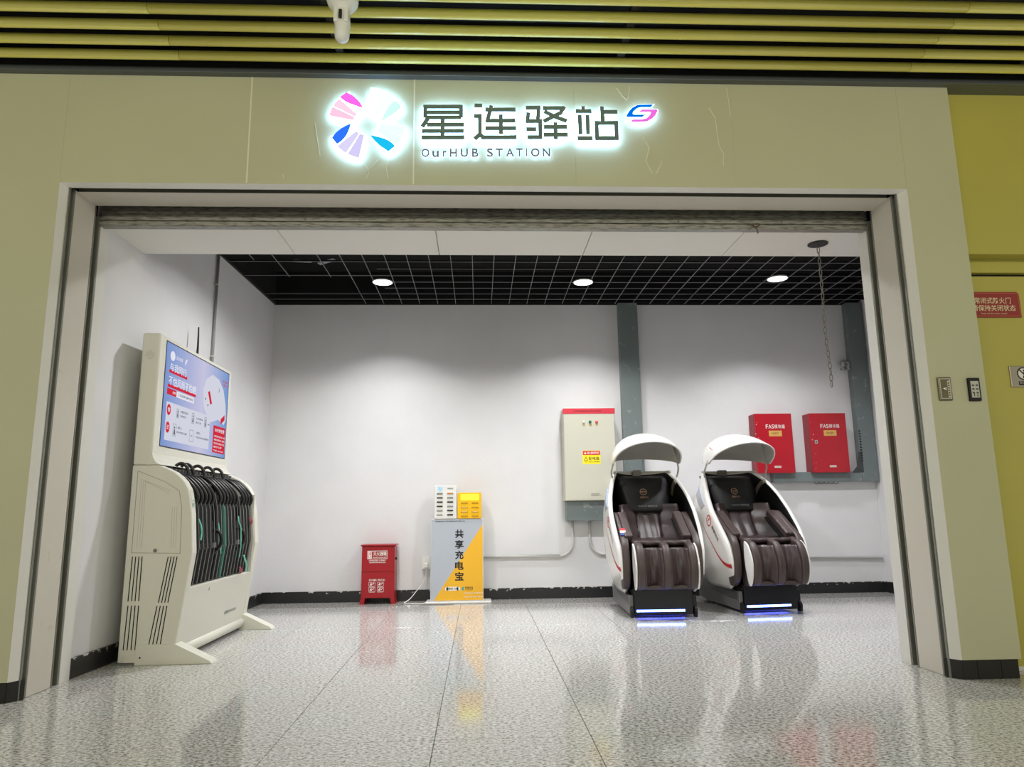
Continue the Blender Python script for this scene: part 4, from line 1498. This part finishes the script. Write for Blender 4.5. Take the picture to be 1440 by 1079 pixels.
for k in range(NU):
    y = KY0+0.085+PITCH*(k+0.5)
    if k == 8:
        umbrella('folded green umbrella among the black ones in the middle of the rental rack', y, M_umbg, front_handle, body_path, 'umbrellas in the rental rack')
    elif k in LOW:
        umbrella('black umbrella with crook handle hooked low over the middle bar, %s' % ('nearer the hatch' if k == 5 else 'farther from the hatch'),
                 y, M_umb, low_handle, [(-1.79, 0.85, 0.7), (-1.765, 0.80, 1.0), (-1.745, 0.66, 1.0), (-1.772, 0.432, 0.85)], 'umbrellas in the rental rack', ribs.get(k))
    else:
        ex = {0: ' with a green ribbon', 11: ' with a long green ribbon', 13: ' with a wide green ribbon', 15: ' with a dark red ribbon'}.get(k, '')
        umbrella(('black umbrella%s, %s in the front row from the hatch side' % (ex, ord_(k))), y, M_umb, front_handle, body_path, 'umbrellas in the rental rack', ribs.get(k))
top_handle = [(-1.975, 1.075), (-1.968, 1.13), (-1.952, 1.168), (-1.918, 1.183), (-1.885, 1.162), (-1.870, 1.12), (-1.872, 1.07)]
for k, y in enumerate((4.72, 4.80, 4.99, 5.17, 5.345)):
    umbrella('black umbrella hooked on the upper rail behind the others, %s from the hatch side' % ord_(k), y, M_umb, top_handle,
             [(-1.845, 1.05, 0.5), (-1.840, 0.90, 0.7), (-1.835, 0.50, 0.6)], 'umbrellas on the upper rail')

# ------------------------------------------------------------------ massage chairs (built at the origin, front towards -y)


def interp(tab, z):
    if z <= tab[0][0]:
        return tab[0][1]
    for (a, p), (b, q) in zip(tab, tab[1:]):
        if z <= b:
            t = (z-a)/(b-a)
            return p+(q-p)*t
    return tab[-1][1]


def smooth_tab(tab, z):
    d = 0.03
    return sum(interp(tab, z+k*d) for k in (-1, -0.5, 0, 0.5, 1))/5


T_f = [(0.17, 0.16), (0.20, 0.08), (0.25, 0.005), (0.32, -0.03), (0.43, -0.035), (0.54, -0.01), (0.68, 0.10), (0.79, 0.21), (0.91, 0.32), (1.02, 0.42), (1.12, 0.53), (1.165, 0.62), (1.19, 0.68)]
T_r = [(0.17, 0.82), (0.3, 0.90), (0.5, 0.95), (0.8, 0.94), (1.0, 0.89), (1.12, 0.83), (1.19, 0.76)]
T_w = [(0.17, 0.285), (0.2, 0.308), (0.35, 0.352), (0.5, 0.370), (0.68, 0.380), (0.83, 0.376), (0.96, 0.354), (1.08, 0.316), (1.15, 0.280), (1.19, 0.250)]


def shell_pt(Y, z, side, off=0.0):
    yf, yr, w_ = smooth_tab(T_f, z), smooth_tab(T_r, z), smooth_tab(T_w, z)
    yc = max(yf, yr-0.42)
    if Y <= yc:
        k = (yc-Y)/0.5
        x = w_*(1-0.05*k*k)
    else:
        t = min(1.0, (Y-yc)/max(1e-4, yr-yc))
        x = w_*(max(0.0, 1-t**2.6))**(1/2.2)
    return Vector((side*(x+off), Y, z))


def round_outline(pts, n=4):
    P = [Vector((a, b, 0)) for a, b in pts]
    k = len(P)
    out = []
    for i in range(k):
        a, b, c, d = P[i-1], P[i], P[(i+1) % k], P[(i+2) % k]
        for j in range(n):
            t = j/n
            q = 0.5*((2*b)+(c-a)*t+(2*a-5*b+4*c-d)*t*t+(3*b-a-3*c+d)*t**3)
            out.append((q.x, q.y))
    return out


def make_chair(label):
    t = thing('massage_chair', label, 'massage chair', (0, 0, 0), 'massage chairs')
    NZ, NS = 30, 40

    def sh(i, j):
        z = 0.18+(1.185-0.18)*i
        s_ = 2*j-1
        yf, yr = smooth_tab(T_f, z), smooth_tab(T_r, z)
        u = abs(s_)
        Y = yf+(yr-yf)*math.sin((1-u)*PI/2)
        if u < 1e-6:
            return Vector((0, yr, z))
        p = shell_pt(Y, z, 1 if s_ > 0 else -1)
        return p
    shell = put('shell', MB().grid(NZ, NS, sh), [M_shell, M_dark], t, smooth=True, solid=(0.030, -1, 1))
    # make sure the outside of the shell is its white side
    me = shell.data
    c = me.polygons[(NZ//2)*NS+2]
    if c.normal.x > 0:
        me.flip_normals()
    # top rim band, clip
    zt_ = 1.18
    arc = []
    for j in range(25):
        s_ = -1+2*j/24
        yf, yr = smooth_tab(T_f, zt_), smooth_tab(T_r, zt_)
        u = abs(s_)
        Y = yf+(yr-yf)*math.sin((1-u)*PI/2)
        arc.append(shell_pt(Y, zt_, 1 if s_ >= 0 else -1) if u > 1e-6 else Vector((0, yr, zt_)))
    arc = [Vector((p.x*0.97, p.y-0.012, p.z+0.004)) for p in arc]
    put('top_rim', MB().tube(arc, 0.014, 8), mat('rim_grey', (176, 174, 164), 0.35), t, smooth=True)
    put('rim_clip', MB().box(-0.075, 0.0, 0.685, 0.75, 1.125, 1.205), mat('clip_brown', (96, 88, 80), 0.3), t, bevel=0.006)
    put('speaker_grille', MB().grid(8, 3, lambda i, j: shell_pt(0.50+0.20*i, 1.07-0.02*i-0.10*i*i+0.035*j, 1, -0.045)), mat('grille_champagne', (150, 140, 124), 0.35, 0.3), t, smooth=True, solid=(0.012, 0))
    # side logo window, ring, lettering and red stripe on the left flank
    def flank(mb, pts, off=0.0012):
        n = len(mb.v)
        mb.v += [tuple(shell_pt(a, b, -1, off)) for a, b in pts]
        mb.f.append(tuple(n+i for i in range(len(pts))))
        return mb
    for sd in (-1, 1):
        def winp(i, j):
            a = Vector((0.60, 1.045))*(1-i)+Vector((0.385, 0.875))*i
            b = Vector((0.66, 0.985))*(1-i)+Vector((0.455, 0.835))*i
            p = a*(1-j)+b*j
            return shell_pt(p.x, p.y, sd, 0.0025)
        wn = put('side_window', MB().grid(6, 3, winp), mat('smoked_window', (176, 172, 170), 0.15), t, smooth=True)
        put('window_edge', MB().tube([shell_pt(0.60+(0.385-0.60)*i/8, 1.045+(0.875-1.045)*i/8, sd, 0.003) for i in range(9)], 0.004, 6), mat('window_edge_blue', (150, 170, 214), 0.2), wn)

        def ringp(i, j):
            a = 2*PI*i
            r_ = 0.034+0.010*j
            return shell_pt(0.30+r_*math.cos(a), 0.745+r_*math.sin(a)*1.15, sd, 0.0022)
        rg = put('round_logo', MB().grid(28, 1, ringp), M_print_r, t)
        put('logo_mark', MB().grid(8, 1, lambda i, j: shell_pt(0.315-0.03*i+0.012*math.sin(i*6), 0.72+0.05*i+0.012*j, sd, 0.0022)), M_print_r, rg)
        vs, fs = text_mesh('摩摩时光')
        xs = [v.x for v in vs]
        a = MB()
        du = Vector((-0.62, -0.78)) if True else None
        dv = Vector((-0.78, 0.62))
        L = 0.155/(max(xs)-min(xs))
        for v in vs:
            q = Vector((0.245, 0.700))+du*((v.x-min(xs))*L)+dv*((v.y-0.4)*L)
            a.v.append(tuple(shell_pt(q.x, q.y, sd, 0.0024)))
        a.f = list(fs)
        put('side_lettering', a, mat('grey_mark', (96, 92, 92), 0.5), t)

        stripe = [(0.44, 0.735), (0.36, 0.640), (0.27, 0.545), (0.19, 0.465), (0.12, 0.415), (0.05, 0.395), (-0.022, 0.392)]
        st = smooth_path([(p, q, 0) for p, q in stripe], 5)

        def strp(i, j):
            k = min(len(st)-1, int(round(i*(len(st)-1))))
            p = st[k]
            wd = (0.004+0.030*i)
            return shell_pt(p.x, p.y-wd*j, sd, 0.002)
        put('red_stripe', MB().grid(len(st)-1, 2, strp), M_print_r, t)
    # interior upholstery
    def back(i, j):
        x = -0.25+0.50*i
        v = j
        Y = 0.36+0.16*v+0.02*math.sin(v*PI)
        z = 0.55+0.34*v
        Y -= 0.16*max(0, (abs(x)-0.10)/0.14)**1.5*(1-0.4*v)
        seam = math.exp(-((abs(x)-0.105)/0.010)**2)
        Y += 0.02*seam
        Y += 0.004*math.sin(v*17+3*x)*(1 if abs(x) > 0.11 else 0.2)+0.006*math.sin(x*62+v*2)*(0.8 if abs(x) < 0.11 else 0.0)
        return Vector((x, Y, z))
    put('backrest', MB().grid(40, 40, back), M_leather, t, smooth=True, solid=(0.04, 0))

    def pil(i, j):
        a = -0.5+i
        v = j
        half = 0.262-0.060*(1-v)**2
        x = 2*a*half
        z = 0.805+0.345*v
        Y = 0.435+0.165*v
        e_ = max(0.0, 1-(abs(2*a))**4)**0.5*max(0.0, 1-(abs(2*v-1))**6)**0.5
        return Vector((x, Y+0.075-0.085*e_+0.05*(abs(2*a))**3, z))
    put('head_pillow', MB().grid(20, 16, pil), mat('black_suede', (17, 16, 17), 0.6), t, smooth=True, solid=(0.02, 1))
    Fp = Face((0.0, 0.445, 0.83), (1, 0, 0), (0, 0.165, 0.345))
    a = MB()
    Fp.ring(a, -0.02, 0.185, 0.026, 0.032, 0.012, 0.002, 24)
    Fp.stroke(a, [(-0.046, 0.185), (-0.02, 0.192), (0.006, 0.185)], 0.006, 0.012, 0.002)
    Fp.stroke(a, [(-0.034, 0.176), (-0.006, 0.178)], 0.005, 0.012, 0.002)
    Fp.text(a, '摩摩时光', -0.056, 0.020, 0.120, 0.140, 0.014)
    put('pillow_logo', a, mat('gold_print', (150, 120, 96), 0.5), t)
    a = MB()
    Fp.text(a, 'YHOCO 轻松生活', -0.085, 0.085, 0.036, 0.056, 0.014)
    put('pillow_lettering', a, mat('silver_print', (120, 120, 120), 0.4), t)

    def seat(i, j):
        x = -0.235+0.47*i
        Y = -0.06+0.46*j
        z = 0.575-0.03*math.sin(min(1, j*1.1)*PI)*(1-(abs(x)/0.26)**2)-0.012*max(0, 1-j*10)
        z += 0.003*math.sin(x*60+Y*25)
        return Vector((x, Y, z))
    put('seat', MB().grid(24, 18, seat), M_leather, t, smooth=True, solid=(0.035, -1), bevel=0)
    for sd in (-1, 1):
        # arm pad whose front end runs down inside the shell
        out = [(0.06, 0.215), (-0.01, 0.25), (-0.052, 0.33), (-0.058, 0.44), (-0.035, 0.55), (0.02, 0.625), (0.12, 0.685), (0.26, 0.775), (0.36, 0.825), (0.42, 0.80), (0.40, 0.72), (0.25, 0.60), (0.12, 0.52), (0.10, 0.30)]
        xa = 0.262 if sd > 0 else -0.322
        put('arm_pad', MB().prism([(xa, a_, b_) for a_, b_ in round_outline(out)], (0.060, 0, 0)), M_leather2, t, smooth=True, bevel=0.012, bseg=3)
        # upper arm massager flap
        fl_ = put('arm_flap', MB().obox((0.185 if sd > 0 else -0.290, 0.04, 0.590), (0.070, 0, 0), (0, 0.32, 0.195), (0, -0.030, 0.050)), M_leather2, t, bevel=0.012, bseg=3)
        put('arm_lining', MB().obox((0.178 if sd > 0 else -0.285, 0.06, 0.580), (0.072, 0, 0), (0, 0.30, 0.18), (0, -0.008, 0.013)), M_dark, fl_)
    # leg rest: three ribs, two calf channels, side plates
    rib = [(0.02, 0.575), (-0.10, 0.585), (-0.165, 0.560), (-0.215, 0.480), (-0.232, 0.400), (-0.222, 0.315), (-0.185, 0.245), (-0.12, 0.232), (0.02, 0.240)]
    for x in (-0.205, 0.0, 0.205):
        put('calf_rib', MB().prism([(x-0.030, a_, b_) for a_, b_ in round_outline(rib)], (0.060, 0, 0)), M_leather2, t, smooth=True, bevel=0.016, bseg=3)
    for x in (-0.1025, 0.1025):
        def calf(i, j, x=x):
            u = -1+2*i
            z = 0.245+0.30*j
            Y = -0.150-0.055*math.sin(PI*min(1, 0.15+j*0.85))+0.065*(1-u*u)
            Y += 0.007*math.sin(4*u+5*j)*(1-u*u)+0.004*math.sin(9*u-4*j)*(1-abs(u))
            return Vector((x+0.076*u, Y, z))
        put('calf_cushion', MB().grid(20, 20, calf), M_leather, t, smooth=True, solid=(0.02, 0))
    put('toe_bar', MB().box(-0.205, 0.205, -0.165, 0.0, 0.232, 0.262), M_leather2, t, bevel=0.012)
    put('leg_rest_core', MB().box(-0.20, 0.20, -0.06, 0.05, 0.25, 0.55), M_dark, t)
    for sd in (-1, 1):
        xa = 0.238 if sd > 0 else -0.252
        pl_ = [(-0.085, 0.565), (-0.105, 0.575), (-0.15, 0.545), (-0.20, 0.460), (-0.213, 0.385), (-0.20, 0.305), (-0.165, 0.240), (-0.13, 0.245), (-0.085, 0.40)]
        put('leg_rest_plate', MB().prism([(xa, a_, b_) for a_, b_ in round_outline(pl_)], (0.014, 0, 0)), M_shell, t, bevel=0.004)
    # base
    put('base', MB().box(-0.235, 0.235, 0.03, 0.86, 0.028, 0.232), M_base_k, t, bevel=0.01)
    put('front_panel', MB().box(-0.235, 0.235, 0.0, 0.028, 0.020, 0.228), M_base_k, t, bevel=0.004)
    for sd in (-1, 1):
        xa = 0.237 if sd > 0 else -0.272
        cv = [(0.02, 0.02), (0.02, 0.175), (0.12, 0.165), (0.35, 0.20), (0.80, 0.24), (0.88, 0.18), (0.86, 0.05), (0.70, 0.03)]
        put('base_cover', MB().prism([(xa, a_, b_) for a_, b_ in cv], (0.035, 0, 0)), M_basegrey if sd < 0 else M_base_k, t, bevel=0.008)
        put('cover_relief', MB().prism([(xa-0.003 if sd < 0 else xa+0.033, a_, b_) for a_, b_ in [(0.06, 0.10), (0.06, 0.16), (0.40, 0.19), (0.75, 0.215), (0.78, 0.16), (0.40, 0.12)]], (0.006, 0, 0)), mat('cover_grey_dark', (80, 80, 82), 0.35), t, bevel=0.003)
        x = 0.255*sd
        put('wheel', MB().lathe((x-0.014, 0.02, 0.045), [(0.030, 0), (0.040, 0.006), (0.040, 0.022), (0.030, 0.028)], 24, 'x'), M_black, t, smooth=False)
        put('foot', MB().box(x-0.012, x+0.012, -0.012, 0.04, 0, 0.06), M_black, t, bevel=0.004)
    # LED strip
    st_ = put('led_strip', MB().box(-0.222, 0.168, -0.008, 0.0, 0.044, 0.062), mat('led_carrier', (200, 214, 236), 0.3, emit=(50, 90, 230), estr=0.5), t)
    a = MB()
    for k in range(28):
        x = -0.214+k*0.375/27
        a.box(x-0.0024, x+0.0024, -0.013, -0.008, 0.046, 0.060)
    put('led_bead', a, glow('led_blue_white', (104, 136, 255), 26), st_)
    put('added_glow_bar', MB().box(-0.19, 0.19, 0.10, 0.12, 0.020, 0.027), glow('added_violet_glow', (70, 80, 255), 4), st_)  # hidden glowing bar added to tint the floor blue-violet
    # canopy and posts
    CZ, CY = 1.245, 0.44
    T_cy = [(0, 0.36), (0.2, 0.37), (0.4, 0.27), (0.6, 0.09), (0.8, -0.12), (1, -0.33)]
    T_cz = [(0, 0.055), (0.2, 0.16), (0.4, 0.25), (0.6, 0.285), (0.8, 0.25), (1, 0.165)]

    def smooth_tab3(tab, z):
        return sum(interp(tab, min(1, max(0, z+k*0.06))) for k in (-1, -0.5, 0, 0.5, 1))/5

    def can(i, j):
        dy = smooth_tab3(T_cy, i)
        dz = smooth_tab3(T_cz, i)
        ph = PI*j
        cr = math.sin(ph)**0.82 if 0 < j < 1 else 0.0
        a_ = 0.300
        return Vector((-a_*math.cos(ph), CY+dy*cr-0.03*i, CZ+dz*cr))
    cn = put('canopy', MB().grid(18, 30, can), [M_shell, mat('canopy_lining', (178, 176, 168), 0.5)], t, smooth=True, solid=(0.012, -1, 1))
    c = cn.data.polygons[9*30+15]
    if c.normal.z < 0:
        cn.data.flip_normals()

    def mark(i, j):
        p = can(0.80-0.16*i-0.05*math.sin(PI*i), 0.135+0.03*i)
        d = (p-Vector((0, CY, CZ))).normalized()
        q = p+d*0.003
        return Vector((q.x, q.y, q.z+0.008*j*math.sin(PI*min(1, 0.1+i*0.9))))
    put('canopy_mark', MB().grid(10, 1, mark), M_print_r, t)
    for sd in (-1, 1):
        p = [(sd*0.290, 0.53, 1.13), (sd*0.300, 0.51, 1.18), (sd*0.293, 0.475, 1.235)]
        for i_, j_ in ((0.55, 0.10), (0.66, 0.17), (0.76, 0.25), (0.84, 0.33), (0.90, 0.42)):
            q = can(i_, 1-j_ if sd > 0 else j_)
            c_ = Vector((0, 0.36, 1.20))
            d_ = (c_-q).normalized()
            q = q+d_*0.024
            p.append(tuple(q))
        put('canopy_post', MB().tube(smooth_path(p, 5), 0.008, 8), mat('post_grey', (170, 168, 158), 0.35), t, smooth=True)
    return t


ch1 = make_chair('white canopied massage chair with brown leather, standing beside the electrical cabinet')
ch2 = copy_tree(ch1)
ch2['label'] = 'white canopied massage chair with brown leather, standing below the red module boxes'
for k, m_ in enumerate((M_print_r, M_print_w, mat('label_blue', (30, 60, 150), 0.5))):
    put('arm_label', MB().obox((-0.318, 0.036+0.018*(2-k), 0.640+0.018*(2-k)), (0.046, 0, 0), (0, 0.018, 0.018), (0, -0.004, 0.004)), m_, ch1)
ch1.location = (1.470, 5.86, 0)
ch1.rotation_euler = (0, 0, math.radians(-1.5))
ch2.location = (2.412, 6.02, 0)
ch2.rotation_euler = (0, 0, math.radians(5.5))

# rows of tiny pieces too small to pick apart
for o in bpy.data.objects:
    if o.name.split('.')[0] in ('rail_teeth', 'led_bead', 'rivet_row', 'punched_slots', 'speaker_holes', 'paint_chip', 'cable_tie', 'film_crease'):
        o['kind'] = 'stuff'
